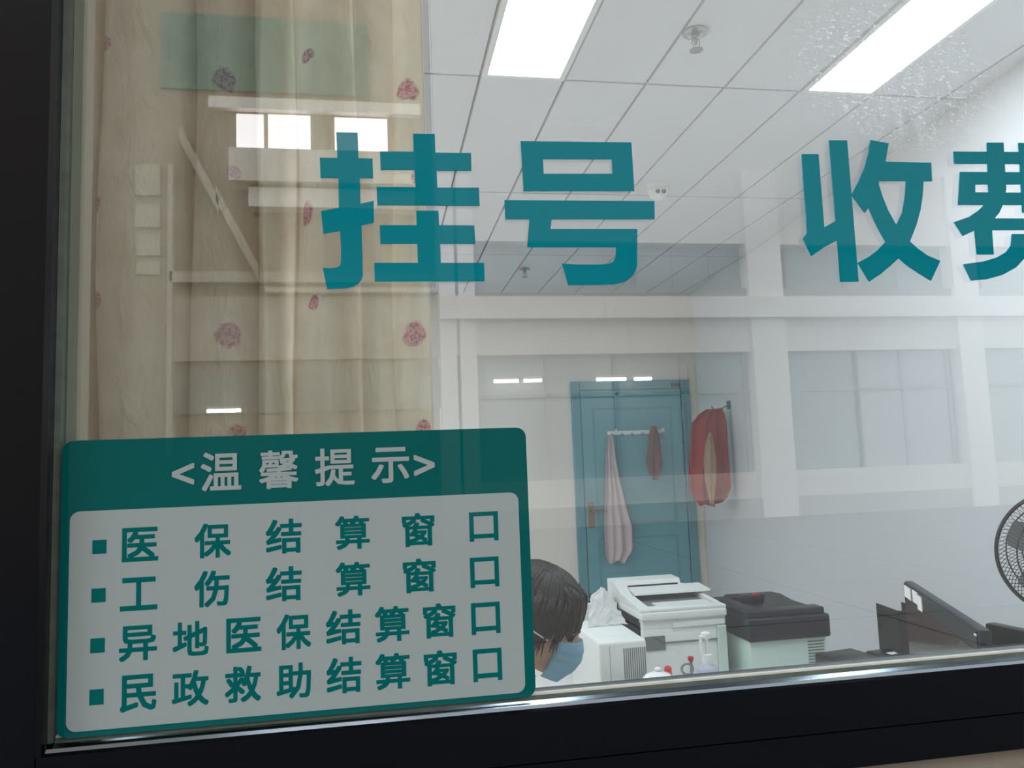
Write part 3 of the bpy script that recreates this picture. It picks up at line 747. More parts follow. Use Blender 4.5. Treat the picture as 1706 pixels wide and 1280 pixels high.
# lid: frame around a recessed bright tray, rising to the feeder at the back
ld = auto_smooth(MB().prism([(-hw, -hd_+0.004, top-0.013), (-hw, hd_, top-0.013), (-hw, hd_, top+0.062), (-hw, hd_-0.10, top+0.060), (-hw, hd_-0.20, top+0.022), (-hw, -hd_+0.06, top+0.004), (-hw, -hd_+0.004, top-0.002)], (0.045, 0, 0)).build('lid_side', M_WHITEP, mf))
auto_smooth(MB().box((-hw+0.045, -hd_+0.004, top-0.013), (hw, -hd_+0.07, top+0.001), 0.004, 2).build('lid_front', M_WHITEP, mf))
auto_smooth(MB().prism([(hw-0.02, -hd_+0.07, top-0.013), (hw-0.02, hd_, top-0.013), (hw-0.02, hd_, top+0.02), (hw-0.02, -hd_+0.07, top+0.001)], (0.02, 0, 0)).build('lid_side', M_WHITEP, mf))
MB().box((-hw+0.045, -hd_+0.07, top-0.013), (hw-0.02, hd_-0.02, top-0.008)).build('output_tray', M_GREYP, mf)
MB().box((-hw+0.10, -hd_+0.075, top-0.0078), (hw-0.03, -hd_+0.16, top-0.003)).build('paper_stop', M_WHITEP, mf)
auto_smooth(MB().prism([(-hw+0.045, hd_-0.115, top+0.030), (-hw+0.045, hd_, top+0.030), (-hw+0.045, hd_, top+0.062), (-hw+0.045, hd_-0.10, top+0.060)], (mw-0.10, 0, 0)).build('document_feeder', M_WHITEP, mf))
MB().box((-hw+0.06, hd_-0.118, top+0.032), (hw-0.07, hd_-0.112, top+0.042)).build('feeder_slot', M_BLACKP, mf)
auto_smooth(MB().prism([(-hw+0.05, hd_-0.115, top+0.030), (-hw+0.05, hd_-0.112, top+0.036), (-hw+0.05, hd_-0.235, top+0.026), (-hw+0.05, hd_-0.238, top+0.018)], (mw-0.02, 0, 0)).build('input_tray', M_WHITEP, mf))
MB().box((-hw+0.09, -hd_+0.006, top-0.135), (hw-0.015, -hd_+0.013, top-0.13)).build('panel_seam', M_GREYP, mf)
MB().box((-hw+0.13, -hd_+0.005, top-0.075), (hw-0.012, -hd_+0.0125, top-0.055)).build('front_lip', M_WHITEP, mf)
MB().box((-hw+0.012, -hd_+0.008, top-0.16), (-hw+0.095, -hd_+0.0125, top-0.105)).build('rating_label', M_GREYP, mf)
MB().box((-hw-0.001, -hd_+0.04, top-0.15), (-hw+0.008, hd_-0.05, top-0.055)).build('side_recess', M_DARKP, mf)
MB().box((hw-0.045, -hd_+0.002, top-0.30), (hw-0.006, -hd_+0.0125, top-0.08), 0.003, 1).build('tray_edge', M_MINTP, mf)

# narrow white machine with vent slots, in front of the multifunction printer
f0, f1 = on_z(999, 1072, ZC-0.6), on_z(1070, 1060, ZC-0.6)
bw = f1.x-f0.x; bd = 0.40
wm = empty('vented_machine', (f0.x+bw/2, f0.y+bd/2+0.01, LOW)); tag(wm, 'narrow white machine with vertical vent slots behind the masked worker', 'machine')
hb = ZC-0.6-LOW
auto_smooth(MB().box((-bw/2, -bd/2, 0), (bw/2, bd/2, hb), 0.012, 3).build('body', M_WHITEP, wm))
for i in range(11): MB().box((bw/2-0.082+i*0.0072, -bd/2-0.001, hb-0.125), (bw/2-0.0785+i*0.0072, -bd/2+0.004, hb-0.025)).build('vent_slot', M_GREYP, wm)
MB().box((-bw/2+0.035, -bd/2-0.0006, 0.02), (-bw/2+0.0365, -bd/2+0.003, hb-0.015)).build('seam', M_GREYP, wm)
# crumpled white papers lying on it
pp = empty('paper_bag', (f0.x+0.10, f0.y+0.31, LOW+hb)); tag(pp, 'crumpled white paper bag propped on the narrow white machine', 'paper bag')
mb = MB(); g = []
rp = random.Random(4)
for j in range(10):
    v = j/9
    g.append([mb.bm.verts.new((-0.075+0.15*i/9*(1-0.45*v)+0.05*v+rp.uniform(-.004, .004), -0.07+0.13*v+rp.uniform(-.005, .005), 0.003+0.115*v**1.3*(1-0.5*abs(i/9-0.5))+rp.uniform(-.003, .005))) for i in range(10)])
for j in range(9):
    for i in range(9): mb.bm.faces.new((g[j][i], g[j][i+1], g[j+1][i+1], g[j+1][i]))
bmesh.ops.solidify(mb.bm, geom=mb.bm.faces[:], thickness=0.003)
mb.build('sheet', M_PAPER, pp)
MB().prism([(-0.06, 0.06, 0.001), (0.07, 0.06, 0.001), (0.05, 0.085, 0.001), (-0.03, 0.085, 0.001)], (0.005, -0.012, 0.06)).build('folded_base', M_PAPER, pp)
bk = on_y(996, 1010, 3.36)
bb = empty('black_bag', (bk.x-0.01, 3.36, LOW)); tag(bb, 'black bag standing behind the white paper bag near the teal door', 'bag')
auto_smooth(MB().prism([(-0.10, -0.05, 0), (0.09, -0.05, 0), (0.085, -0.05, bk.z-LOW+0.02), (0.03, -0.05, bk.z-LOW+0.045), (-0.06, -0.05, bk.z-LOW-0.03), (-0.10, -0.05, bk.z-LOW-0.12)], (0, 0.09, 0)).build('bag_body', M_BLACKP, bb))
MB().tube([(-0.03, 0, bk.z-LOW-0.02), (-0.02, 0, bk.z-LOW+0.05), (0.03, 0, bk.z-LOW+0.07), (0.05, 0, bk.z-LOW+0.03)], 0.006, 8).build('bag_handle', M_BLACKP, bb)

# dark topped laser printer
b0, b1 = on_z(1247, 1021, ZC-0.62), on_z(1376, 1011, ZC-0.62)
lw_, ldp = b1.x-b0.x, 0.39
ly = (b0.y+b1.y)/2
lp = empty('laser_printer', (b0.x+lw_/2, ly+ldp/2, LOW)); tag(lp, 'laser printer with a black top and pale grey base', 'printer')
ht = ZC-0.62-LOW; hw, hd_ = lw_/2, ldp/2
zb_ = on_y(1249, 1070, ly).z-LOW
auto_smooth(MB().box((-hw+0.004, -hd_+0.012, 0), (hw-0.004, hd_, zb_), 0.006, 2).build('base', M_MINTP, lp))
auto_smooth(MB().box((-hw-0.004, -hd_-0.004, zb_-0.004), (hw+0.012, hd_, ht-0.026), 0.010, 3).build('black_cover', M_DARKP, lp))
# top rim around the output well
auto_smooth(MB().box((-hw, -hd_+0.006, ht-0.028), (hw-0.004, -hd_+0.075, ht), 0.007, 2).build('top_rim', M_DARKP, lp))
auto_smooth(MB().box((-hw, -hd_+0.070, ht-0.028), (-hw+0.075, hd_-0.02, ht), 0.007, 2).build('top_rim', M_DARKP, lp))
auto_smooth(MB().box((hw-0.06, -hd_+0.070, ht-0.028), (hw-0.004, hd_-0.02, ht-0.012), 0.007, 2).build('top_rim', M_DARKP, lp))
auto_smooth(MB().box((-hw+0.07, hd_-0.085, ht-0.028), (hw-0.03, hd_-0.01, ht+0.006), 0.007, 2).build('top_rim', M_DARKP, lp))
MB().prism([(-hw+0.10, -hd_+0.08, ht-0.02), (hw-0.04, -hd_+0.08, ht-0.02), (hw-0.04, hd_-0.10, ht+0.004), (hw-0.10, hd_-0.09, ht+0.012)], (0, 0.004, 0.006)).build('paper_flap', M_BLACKP, lp)
for i in range(11): MB().box((hw-0.085, -hd_+0.0105, zb_-0.022-i*0.0115), (hw-0.016, -hd_+0.015, zb_-0.017-i*0.0115)).build('vent_slot', M_GREYP, lp)
MB().box((hw-0.15, hd_-0.07, ht+0.006), (hw-0.12, hd_-0.05, ht+0.010)).build('red_button', M_REDP, lp)
for i in range(3): MB().box((hw-0.21+i*0.016, hd_-0.065, ht+0.006), (hw-0.20+i*0.016, hd_-0.055, ht+0.009)).build('button', M_GREYP, lp)

# two flat black devices on the desk, in front of the laser printer
def flat_device(px, py, w, d, h, rz, label, sticker):
    p = on_z(px, py, DESK+h)
    t = empty('black_device', (p.x, p.y, DESK), rz); tag(t, label, 'device')
    auto_smooth(MB().box((-w/2, -d/2, 0), (w/2, d/2, h), 0.006, 2).build('case', M_BLACKP, t))
    MB().box((-w/2-0.0005, -d/2-0.0005, h*0.45), (w/2+0.0005, d/2+0.0005, h*0.5)).build('case_seam', M_GREYP, t)
    if sticker: MB().box((-w*0.1, -d*0.2, h-0.0002), (w*0.32, d*0.02, h+0.0006)).build('sticker', M_PAPER, t)
flat_device(1415, 1092, 0.15, 0.15, 0.062, math.radians(10), 'flat black device on the desk right of the laser printer', False)
flat_device(1480, 1088, 0.085, 0.11, 0.066, math.radians(10), 'flat black device with a white sticker beside the monitor', True)

# pump bottle of sanitiser
bp_ = on_y(1180, 1125, 2.36)
bt = empty('sanitizer_bottle', (bp_.x, 2.36, DESK)); tag(bt, 'lavender sanitizer bottle with a white pump on the desk', 'bottle')
zt_ = on_y(1176, 1053, 2.36).z-DESK
auto_smooth(MB().lathe([(0.030, 0), (0.034, 0.006), (0.035, zt_-0.125), (0.032, zt_-0.108), (0.018, zt_-0.098), (0.015, zt_-0.092)], n=28).build('bottle_body', M_LIQ, bt))
auto_smooth(MB().lathe([(0.016, zt_-0.094), (0.016, zt_-0.068), (0.011, zt_-0.066)], n=20).build('collar', M_WHITEP, bt))
MB().tube([(0, 0, zt_-0.07), (0, 0, zt_-0.012)], 0.006, 10).build('stem', M_WHITEP, bt)
auto_smooth(MB().lathe([(0.013, zt_-0.02), (0.016, zt_-0.014), (0.015, zt_-0.003), (0.008, zt_)], n=18).build('pump_head', M_WHITEP, bt))
MB().tube([(-0.005, 0, zt_-0.010), (-0.018, -0.002, zt_-0.014), (-0.019, -0.003, zt_-0.04), (-0.016, -0.003, zt_-0.065)], [0.007, 0.007, 0.0055, 0.005], 8).build('spout', M_WHITEP, bt)

# lidded white ceramic pot, red cap, steel clip stand, white adapter
cp = on_y(1097, 1132, 2.05)
t = empty('lidded_cup', (cp.x, 2.05, DESK)); tag(t, 'white ceramic cup with a domed lid on the desk', 'cup')
hz = on_y(1097, 1112, 2.05).z-DESK
auto_smooth(MB().lathe([(0.028, 0), (0.040, 0.01), (0.046, hz-0.06), (0.046, hz-0.045)], n=32).build('cup_body', M_CERAM, t))
auto_smooth(MB().lathe([(0.049, hz-0.045), (0.048, hz-0.036), (0.032, hz-0.018), (0.010, hz-0.010)], n=32).build('lid', M_CERAM, t))
MB().ball((0, 0, hz-0.005), 0.009, 2, (1.1, 1.1, 0.7)).build('lid_knob', M_CERAM, t, smooth=True)
MB().tube([(-0.044, 0, hz-0.07), (-0.07, 0, hz-0.085), (-0.07, 0, hz-0.12), (-0.042, 0, hz-0.14)], 0.005, 8).build('handle', M_CERAM, t)
rp_ = on_y(1113, 1120, 2.25)
t = empty('red_ink_bottle', (rp_.x, 2.25, DESK)); tag(t, 'small bottle with a red cap behind the white lidded cup', 'bottle')
hz = on_y(1113, 1110, 2.25).z-DESK
auto_smooth(MB().lathe([(0.016, 0), (0.017, 0.004), (0.017, hz-0.045), (0.009, hz-0.032)], n=20).build('bottle_body', M_LIQ, t))
auto_smooth(MB().lathe([(0.010, hz-0.034), (0.012, hz-0.03), (0.011, hz-0.004), (0.006, hz)], n=20).build('cap', M_REDP, t))
sp_ = on_y(1146, 1120, 2.40)
t = empty('stamp_holder', (sp_.x, 2.40, DESK)); tag(t, 'shiny steel stamp holder with ring beside the sanitizer bottle', 'stamp holder')
hz = on_y(1146, 1098, 2.40).z-DESK
MB().box((-0.03, -0.03, 0), (0.03, 0.03, 0.012), 0.003, 1).build('base', M_STEEL, t)
MB().tube([(0.012, 0, 0.01), (0.012, 0, hz)], 0.005, 10).build('post', M_STEEL, t)
MB().ring((-0.006, -0.012, hz-0.028), (0.25, 1, 0.1), 0.017, 0.004, 28, 8).build('ring', M_STEEL, t, smooth=True)
MB().lathe([(0.009, 0), (0.009, 0.012)], (0.012, 0, hz-0.006), 12).build('cap', M_REDP, t)
ap = on_z(1326, 1112, DESK+0.045)
t = empty('power_adapter', (ap.x, ap.y, DESK), math.radians(-35)); tag(t, 'small white charger block in front of the laser printer base', 'charger')
auto_smooth(MB().box((-0.03, -0.014, 0), (0.03, 0.014, 0.045), 0.004, 2).build('block', M_WHITEP, t))
MB().box((-0.033, -0.010, 0.03), (-0.0295, 0.010, 0.042)).build('socket_face', M_BLACKP, t)

# monitor facing the worker
MH = ZC-0.345
ma, mb_ = on_z(1506, 968, MH), on_z(1630, 1050, MH)
d = (mb_-ma); ml = d.length; ang = math.atan2(d.y, d.x)
cm = (ma+mb_)/2
mo = empty('computer_monitor', (cm.x, cm.y, DESK), ang); tag(mo, 'dark computer monitor with white stickers seen edge-on at right', 'monitor')
# local x runs from far end to near end; local -y faces the worker
h0, h1 = 0.055, MH-DESK
hl = ml/2
auto_smooth(MB().box((-hl, 0.0, h0), (hl, 0.022, h1), 0.004, 2).build('housing', M_DARKP, mo))
MB().box((-hl+0.006, -0.003, h0+0.01), (hl-0.006, 0.001, h1-0.004), 0.0015, 1).build('bezel', M_BLACKP, mo)
MB().box((-hl+0.016, -0.0045, h0+0.025), (hl-0.016, -0.0025, h1-0.04)).build('screen', M_SCREEN, mo)
auto_smooth(MB().box((-hl*0.55, 0.02, h0+0.06), (hl*0.55, 0.05, h1-0.06), 0.012, 2).build('rear_cover', M_DARKP, mo))
MB().box((-0.03, 0.05, 0.01), (0.03, 0.075, h0+0.16)).build('stand_neck', M_DARKP, mo)
auto_smooth(MB().box((-0.12, -0.06, 0), (0.12, 0.12, 0.012), 0.005, 2).build('stand_foot', M_DARKP, mo))
for x0, x1, z0, z1 in ((-hl+0.02, -hl+0.085, h1-0.036, h1-0.008), (-hl+0.105, -hl+0.15, h1-0.034, h1-0.006), (-hl+0.15, -hl+0.19, h1-0.044, h1-0.010)):
    MB().box((x0, -0.0054, z0), (x1, -0.003, z1)).build('sticker', M_PAPER, mo)
MB().box((hl-0.012, -0.0054, h1-0.012), (hl-0.002, -0.003, h1-0.009)).build('power_light', M_PAPER, mo)
# second monitor further right, seen from behind
M2H = ZC-0.42
qa, qb = on_z(1640, 1038, M2H), on_z(1706, 1052, M2H)
d2 = (qb-qa).normalized(); a2 = math.atan2(d2.y, d2.x)
c2_ = qa+d2*0.24
m2 = empty('computer_monitor', (c2_.x, c2_.y, DESK), a2); tag(m2, 'black monitor cut off by the right picture edge below the fan', 'monitor')
auto_smooth(MB().box((-0.24, 0, 0.06), (0.24, 0.03, M2H-DESK), 0.005, 2).build('housing', M_BLACKP, m2))
MB().box((-0.225, 0.0285, 0.08), (0.225, 0.032, M2H-DESK-0.015)).build('screen', M_SCREEN, m2)
MB().box((-0.03, -0.03, 0.01), (0.03, 0.0, 0.2)).build('stand_neck', M_BLACKP, m2)
auto_smooth(MB().box((-0.11, -0.09, 0), (0.11, 0.08, 0.012), 0.005, 2).build('stand_foot', M_BLACKP, m2))
# black file box behind the monitor
fa = on_y(1501, 1018, 2.30)
t = empty('file_box', (fa.x+0.045, 2.375, DESK), math.radians(-8)); tag(t, 'upright black file box at the far end of the stickered monitor', 'file box')
fh = fa.z-DESK
MB().box((-0.045, -0.08, 0), (0.045, -0.076, fh)).build('front_panel', M_BLACKP, t)
MB().box((-0.045, -0.076, 0), (-0.041, 0.06, fh)).build('side_panel', M_BLACKP, t)
MB().box((0.041, -0.076, 0), (0.045, 0.06, fh)).build('side_panel', M_BLACKP, t)
MB().box((-0.041, -0.076, 0), (0.041, 0.06, 0.004)).build('bottom_panel', M_BLACKP, t)

# ------------------------------------------------------------------ pedestal fan
fc = on_y(1776, 922, 2.08)
fan = empty('desk_fan', (fc.x, fc.y, DESK)); tag(fan, 'black desk fan with wire guard by the white right wall', 'fan')
fz = fc.z-DESK; ax = Vector((-0.42, -0.9, -0.03)).normalized(); C = Vector((0, 0, fz)); RF = 0.185
auto_smooth(MB().lathe([(0.11, 0), (0.11, 0.012), (0.10, 0.025), (0.03, 0.04), (0.02, 0.07)], (-ax.x*0.11, -ax.y*0.11, 0), 36).build('base', M_BLACKP, fan))
bx = -ax*0.11
MB().tube([(bx.x, bx.y, 0.05), (bx.x, bx.y, 0.2)], 0.016, 12).build('pole', M_BLACKP, fan)
MB().tube([(bx.x, bx.y, 0.18), (bx.x, bx.y, fz-0.05)], 0.011, 12).build('inner_pole', M_CHROME, fan)
auto_smooth(MB().lathe([(0.03, -0.19), (0.055, -0.17), (0.06, -0.08), (0.045, -0.055)], C, 24, axis=ax).build('motor_housing', M_BLACKP, fan))
auto_smooth(MB().lathe([(0.036, -0.03), (0.036, 0.008), (0.022, 0.018)], C, 24, axis=ax).build('hub', M_BLACKP, fan))
U = ax.orthogonal().normalized(); V_ = ax.cross(U)
def fpt(a, r, h): return C+(U*math.cos(a)+V_*math.sin(a))*r+ax*h
for k in range(5):
    mb = MB(); a0 = k*2*math.pi/5; g = []
    for i in range(7):
        r = 0.034+0.125*i/6; w = 0.32+0.30*math.sin(math.pi*min(1, i/6*0.8+0.15))
        g.append([mb.bm.verts.new(fpt(a0+w*(j/4-0.5)*1.3+0.12*i/6, r, -0.022+0.028*(j/4)) if True else None) for j in range(5)])
    for i in range(6):
        for j in range(4): mb.bm.faces.new((g[i][j], g[i][j+1], g[i+1][j+1], g[i+1][j]))
    o = mb.build('blade', M_GREYP, fan, smooth=True)
for nm, sgn, hmid in (('front_guard', 1, 0.062), ('rear_guard', -1, -0.070)):
    mb = MB()
    for k in range(84):
        a = 2*math.pi*k/84; pts = []
        for i in range(9):
            r = 0.045+(RF-0.045)*i/8; h = hmid*(1-max(0, (i/8-0.25)/0.75)**2.2)
            pts.append(fpt(a+sgn*0.32*(1-i/8), r, h))
        mb.tube(pts, 0.0010, 4, cap=False)
    for rr, hh in ((0.095, 0.98), (0.145, 0.72)):
        mb.ring(C+ax*hmid*hh, ax, rr, 0.0022, 56, 5)
    mb.build(nm, M_BLACKP, fan)
MB().ring(C, ax, RF+0.002, 0.006, 72, 8).build('guard_rim', M_BLACKP, fan, smooth=True)
auto_smooth(MB().lathe([(0.046, 0.056), (0.046, 0.066), (0.03, 0.072)], C, 28, axis=ax).build('guard_badge', M_BLACKP, fan))
for a in (3.5, 0.4):
    q = fpt(a, RF+0.006, 0); MB().box(q-Vector((0.009, 0.009, 0.012)), q+Vector((0.009, 0.009, 0.012)), 0.003, 1).build('rim_clip', M_BLACKP, fan)

# ------------------------------------------------------------------ masked worker
def limb(mb, pts, sub=1):
    """spheres strung along a chain of (point, radius)"""
    for (p0, r0), (p1, r1) in zip(pts, pts[1:]):
        p0, p1 = Vector(p0), Vector(p1); n = max(2, int((p1-p0).length/(0.45*min(r0, r1)))+1)
        for i in range(n+1):
            t_ = i/n; mb.ball(p0.lerp(p1, t_), r0+(r1-r0)*t_, sub)
def fuse(mb, name, m, parent, voxel, smooth_it=6):
    me = mb.mesh('tmp'); o = bpy.data.objects.new('tmp', me); COL.objects.link(o)
    r = o.modifiers.new('r', 'REMESH'); r.mode = 'VOXEL'; r.voxel_size = voxel
    s_ = o.modifiers.new('s', 'SMOOTH'); s_.factor = 0.5; s_.iterations = smooth_it
    me2 = realize(o); bpy.data.objects.remove(o); me2.materials.clear()
    return new_obj(name, me2, m, parent, smooth=True)
HC = on_y(894, 1040, 1.86)                       # head centre
per = empty('person', (HC.x-0.14, HC.y+0.0, 0)); tag(per, 'person with dark hair and pale blue face mask looking down, beside the sign', 'person')
HO = HC-per.location                              # head centre in the person's frame
HM = Matrix.Translation(HO) @ Matrix.Rotation(math.radians(-14), 4, 'Z') @ Matrix.Rotation(math.radians(24), 4, 'Y')   # +x = face
def hp(x, y, z): return HM @ Vector((x, y, z))
body = MB()
# skull, face (modelled in the head frame)
def hball(x, y, z, r, sc=(1, 1, 1), sub=3):
    t = bmesh.new(); bmesh.ops.create_icosphere(t, subdivisions=sub, radius=1.0)
    body.add(t, HM @ Matrix.Translation((x, y, z)) @ Matrix.Diagonal((r*sc[0], r*sc[1], r*sc[2], 1)))
hball(-0.010, 0, 0.030, 0.090, (1.04, 0.83, 0.98))
hball(0.030, 0, -0.010, 0.066, (0.98, 0.90, 1.25))
hball(0.042, 0, -0.062, 0.042, (0.95, 0.98, 0.85))
hball(0.066, 0, -0.085, 0.020, (1, 1.1, 0.8))
hball(0.080, 0, 0.028, 0.030, (0.7, 1.5, 0.45))
for i in range(6): hball(0.092+0.004*i, 0, 0.018-0.009*i, 0.009+0.0009*i, sub=2)
hball(0.114, 0, -0.032, 0.013, sub=2)
for s_ in (-1, 1):
    hball(0.106, s_*0.010, -0.036, 0.009, sub=2)
    hball(0.060, s_*0.040, -0.018, 0.024, (1, 0.8, 0.9), sub=2)
    hball(-0.008, s_*0.076, -0.008, 0.018, (0.9, 0.42, 1.7), sub=2)
hball(0.094, 0, -0.058, 0.013, (0.8, 1.7, 0.5), sub=2); hball(0.091, 0, -0.067, 0.013, (0.8, 1.5, 0.5), sub=2)
nb = hp(-0.028, 0, -0.06)
Z0 = HO.z
sh = Vector((-0.045, 0, Z0-0.315))                 # base of the neck
limb(body, [(nb, 0.052), (sh+Vector((0.0, 0, 0.05)), 0.052), (sh, 0.062)], 2)
hipv = Vector((-0.18, 0, 0.52))
limb(body, [(sh+Vector((-0.015, 0, -0.03)), 0.085), (sh.lerp(hipv, 0.35), 0.115), (sh.lerp(hipv, 0.7), 0.108), (hipv, 0.125)], 2)
handroots = []
for s_ in (-1, 1):
    sj = sh+Vector((-0.01, s_*0.17, -0.045))
    el = Vector((0.08, s_*0.24, DESK+0.055)); wrp = Vector((0.34, s_*0.09, DESK+0.045))
    limb(body, [(sh+Vector((-0.005, s_*0.05, -0.03)), 0.06), (sj, 0.055), (sj.lerp(el, 0.5), 0.046), (el, 0.038)], 2)
    limb(body, [(el, 0.038), (el.lerp(wrp, 0.35), 0.040), (wrp, 0.026)], 2)
    pc = wrp+Vector((0.055, -s_*0.01, -0.012))
    limb(body, [(wrp, 0.024), (pc, 0.024)], 2)
    for k in range(-1, 2): limb(body, [(wrp+Vector((0.01, k*0.012, -0.004)), 0.016), (pc+Vector((0.03, k*0.024, -0.002)), 0.014)], 1)
    for k, ln in zip((-1.5, -0.5, 0.5, 1.5), (0.062, 0.074, 0.070, 0.056)):
        a = pc+Vector((0.035, k*0.020*s_, 0.0)); b_ = a+Vector((ln*0.5, k*0.003*s_, 0.006)); c_ = b_+Vector((ln*0.5, 0, -0.018))
        limb(body, [(a, 0.0092), (b_, 0.0085), (c_, 0.0072)], 1)
    a = wrp+Vector((0.028, -s_*0.026, -0.006)); limb(body, [(a, 0.012), (a+Vector((0.035, -s_*0.024, -0.004)), 0.0105), (a+Vector((0.062, -s_*0.022, -0.012)), 0.0085)], 1)
    kn = Vector((0.27, s_*0.11, 0.53)); an = Vector((0.22, s_*0.12, 0.09)); to = Vector((0.38, s_*0.13, 0.035))
    limb(body, [(hipv+Vector((0.02, s_*0.09, -0.01)), 0.09), (hipv.lerp(kn, 0.5)+Vector((0, s_*0.05, 0)), 0.078), (kn, 0.058)], 2)
    limb(body, [(kn, 0.056), (kn.lerp(an, 0.35), 0.052), (an, 0.034)], 2); limb(body, [(an+Vector((-0.03, 0, -0.04)), 0.036), (to, 0.032)], 2)
fuse(body, 'body', M_SKIN, per, 0.0062, 4)
ct = MB()
limb(ct, [(sh+Vector((-0.03, 0, -0.14)), 0.085), (sh.lerp(hipv, 0.35), 0.132), (sh.lerp(hipv, 0.7), 0.128), (hipv, 0.148)], 2)
for s_ in (-1, 1):
    sj = sh+Vector((-0.01, s_*0.17, -0.045)); el = Vector((0.08, s_*0.24, DESK+0.055)); wrp = Vector((0.34, s_*0.09, DESK+0.045))
    limb(ct, [(sh+Vector((-0.012, s_*0.085, -0.075)), 0.060), (sj, 0.070), (sj.lerp(el, 0.5), 0.061), (el, 0.052)], 2)
    limb(ct, [(el, 0.052), (el.lerp(wrp, 0.9), 0.042)], 2)
fuse(ct, 'coat', M_COAT, per, 0.009, 5)
tr = MB()
for s_ in (-1, 1):
    kn = Vector((0.27, s_*0.11, 0.53)); an = Vector((0.22, s_*0.12, 0.09))
    limb(tr, [(hipv+Vector((0.02, s_*0.06, -0.02)), 0.125), (hipv.lerp(kn, 0.5)+Vector((0, s_*0.04, 0)), 0.092), (kn, 0.072)], 2)
    limb(tr, [(kn, 0.072), (an, 0.058)], 2)
fuse(tr, 'trousers', M_TROUS, per, 0.011, 5)
for s_ in (-1, 1):
    e = MB(); e.ball((0, 0, 0), 0.0115, 2); o = e.build('eye', M_EYE, per, smooth=True); o.location = hp(0.080, s_*0.030, 0.008)
    br = MB(); br.tube([hp(0.099, s_*0.014, 0.024), hp(0.097, s_*0.032, 0.030), hp(0.084, s_*0.050, 0.024)], [0.003, 0.0035, 0.002], 6); br.build('eyebrow', M_HAIR, per)
# hair: fitted cap plus locks falling over forehead, temples and nape
hair = MB()
t = bmesh.new(); bmesh.ops.create_uvsphere(t, u_segments=48, v_segments=32, radius=1.0)
kill = []
for v in t.verts:
    x, y, z = v.co
    if (x > 0.42 and z < 0.30 and abs(y) < 0.80) or z < -0.72 or (x > -0.10 and z < -0.25): kill.append(v)
bmesh.ops.delete(t, geom=kill, context='VERTS')
for v in t.verts:
    a = math.atan2(v.co.y, v.co.x)
    k = 1+0.020*math.sin(a*19+v.co.z*5)+0.012*math.sin(a*37)
    v.co = Vector((v.co.x*0.108*k-0.014, v.co.y*0.090*k, v.co.z*0.104*k+0.034))
bmesh.ops.solidify(t, geom=t.faces[:], thickness=0.006)
hair.add(t, HM)
rh = random.Random(21)
def lock(root, dirs, r0):
    pts = [Vector(root)]
    for dv in dirs: pts.append(pts[-1]+Vector(dv))
    n = len(pts); hair.tube([HM @ q for q in pts], [r0*(1-0.86*(i/(n-1))**1.6) for i in range(n)], 5)
for i in range(150):                                # bangs
    y = rh.uniform(-0.078, 0.078); x = 0.070*math.sqrt(max(0.05, 1-(y/0.095)**2))+rh.uniform(-0.012, 0.012)
    z = 0.098+rh.uniform(-0.012, 0.020)
    s_ = rh.uniform(0.75, 1.15)
    lock((x-0.010, y*0.9, z), [(0.014*s_, y*0.10, -0.010), (0.009*s_, rh.uniform(-.004, .004), -0.024), (0.005, rh.uniform(-.005, .005), -0.028*s_), (-0.003, rh.uniform(-.004, .004), -0.020*s_)], rh.uniform(0.0035, 0.0055))
for i in range(190):                                # sides
    s_ = rh.choice((-1, 1)); x = rh.uniform(-0.095, 0.052)
    ln = rh.uniform(0.8, 1.2)*(0.9 if x > 0.0 else 1.25)
    y = 0.084*math.sqrt(max(0.05, 1-((x+0.014)/0.115)**2))
    lock((x, s_*(y+0.002), 0.060+rh.uniform(-.02, .03)), [(0.004, s_*0.006, -0.028*ln), (0.001+rh.uniform(-.006, .006), s_*0.001, -0.034*ln), (rh.uniform(-.005, .008), -s_*0.005, -0.030*ln)], rh.uniform(0.004, 0.0065))
for i in range(90):                                 # nape
    a = rh.uniform(2.1, 4.2); x, y = 0.104*math.cos(a)-0.014, 0.086*math.sin(a)
    lock((x, y, 0.0+rh.uniform(-.02, .03)), [(-0.002, 0, -0.03), (0.008, 0, -0.03), (0.014, 0, -0.026)], rh.uniform(0.004, 0.0065))
for i in range(230):                                # crown, falling from the parting
    a = rh.uniform(-math.pi, math.pi); pts = []; t0 = rh.uniform(0.05, 0.45); t1 = rh.uniform(1.15, 1.6)
    for k in range(6):
        th = t0+(t1-t0)*k/5; kk = 1.035+0.012*math.sin(i*1.7)
        pts.append(Vector((0.108*kk*math.sin(th)*math.cos(a)-0.014, 0.090*kk*math.sin(th)*math.sin(a), 0.104*kk*math.cos(th)+0.034)))
    hair.tube([HM @ q for q in pts], [0.0035, 0.0055, 0.006, 0.006, 0.005, 0.002], 5)
hair.build('hair', M_HAIR, per, smooth=True)
# face mask with three pleats and two ear loops
mk = MB(); g = []
NV, NU = 26, 24
for j in range(NV+1):
    v = j/NV; z = 0.009-0.112*v; row = []
    for i in range(NU+1):
        a = (i/NU-0.5)*2; th = a*1.16
        rx = 0.104+0.026*math.sin(math.pi*min(1, v*0.95+0.08))*(1-0.55*abs(a)**1.5)-0.012*v
        ry = 0.073-0.010*v
        pl = 0.0022*(((v*4.0) % 1.0)-0.5)
        cx_ = 0.004
        zz = z-0.012*abs(a)*(1-v)+0.010*abs(a)*v
        row.append(mk.bm.verts.new(HM @ Vector((cx_+(rx+pl)*math.cos(th)**0.75 if math.cos(th) > 0 else cx_, (ry+pl)*math.sin(th), zz))))
    g.append(row)
for j in range(NV):
    for i in range(NU): mk.bm.faces.new((g[j][i], g[j][i+1], g[j+1][i+1], g[j+1][i]))
bmesh.ops.recalc_face_normals(mk.bm, faces=mk.bm.faces[:])
bmesh.ops.solidify(mk.bm, geom=mk.bm.faces[:], thickness=0.0025)
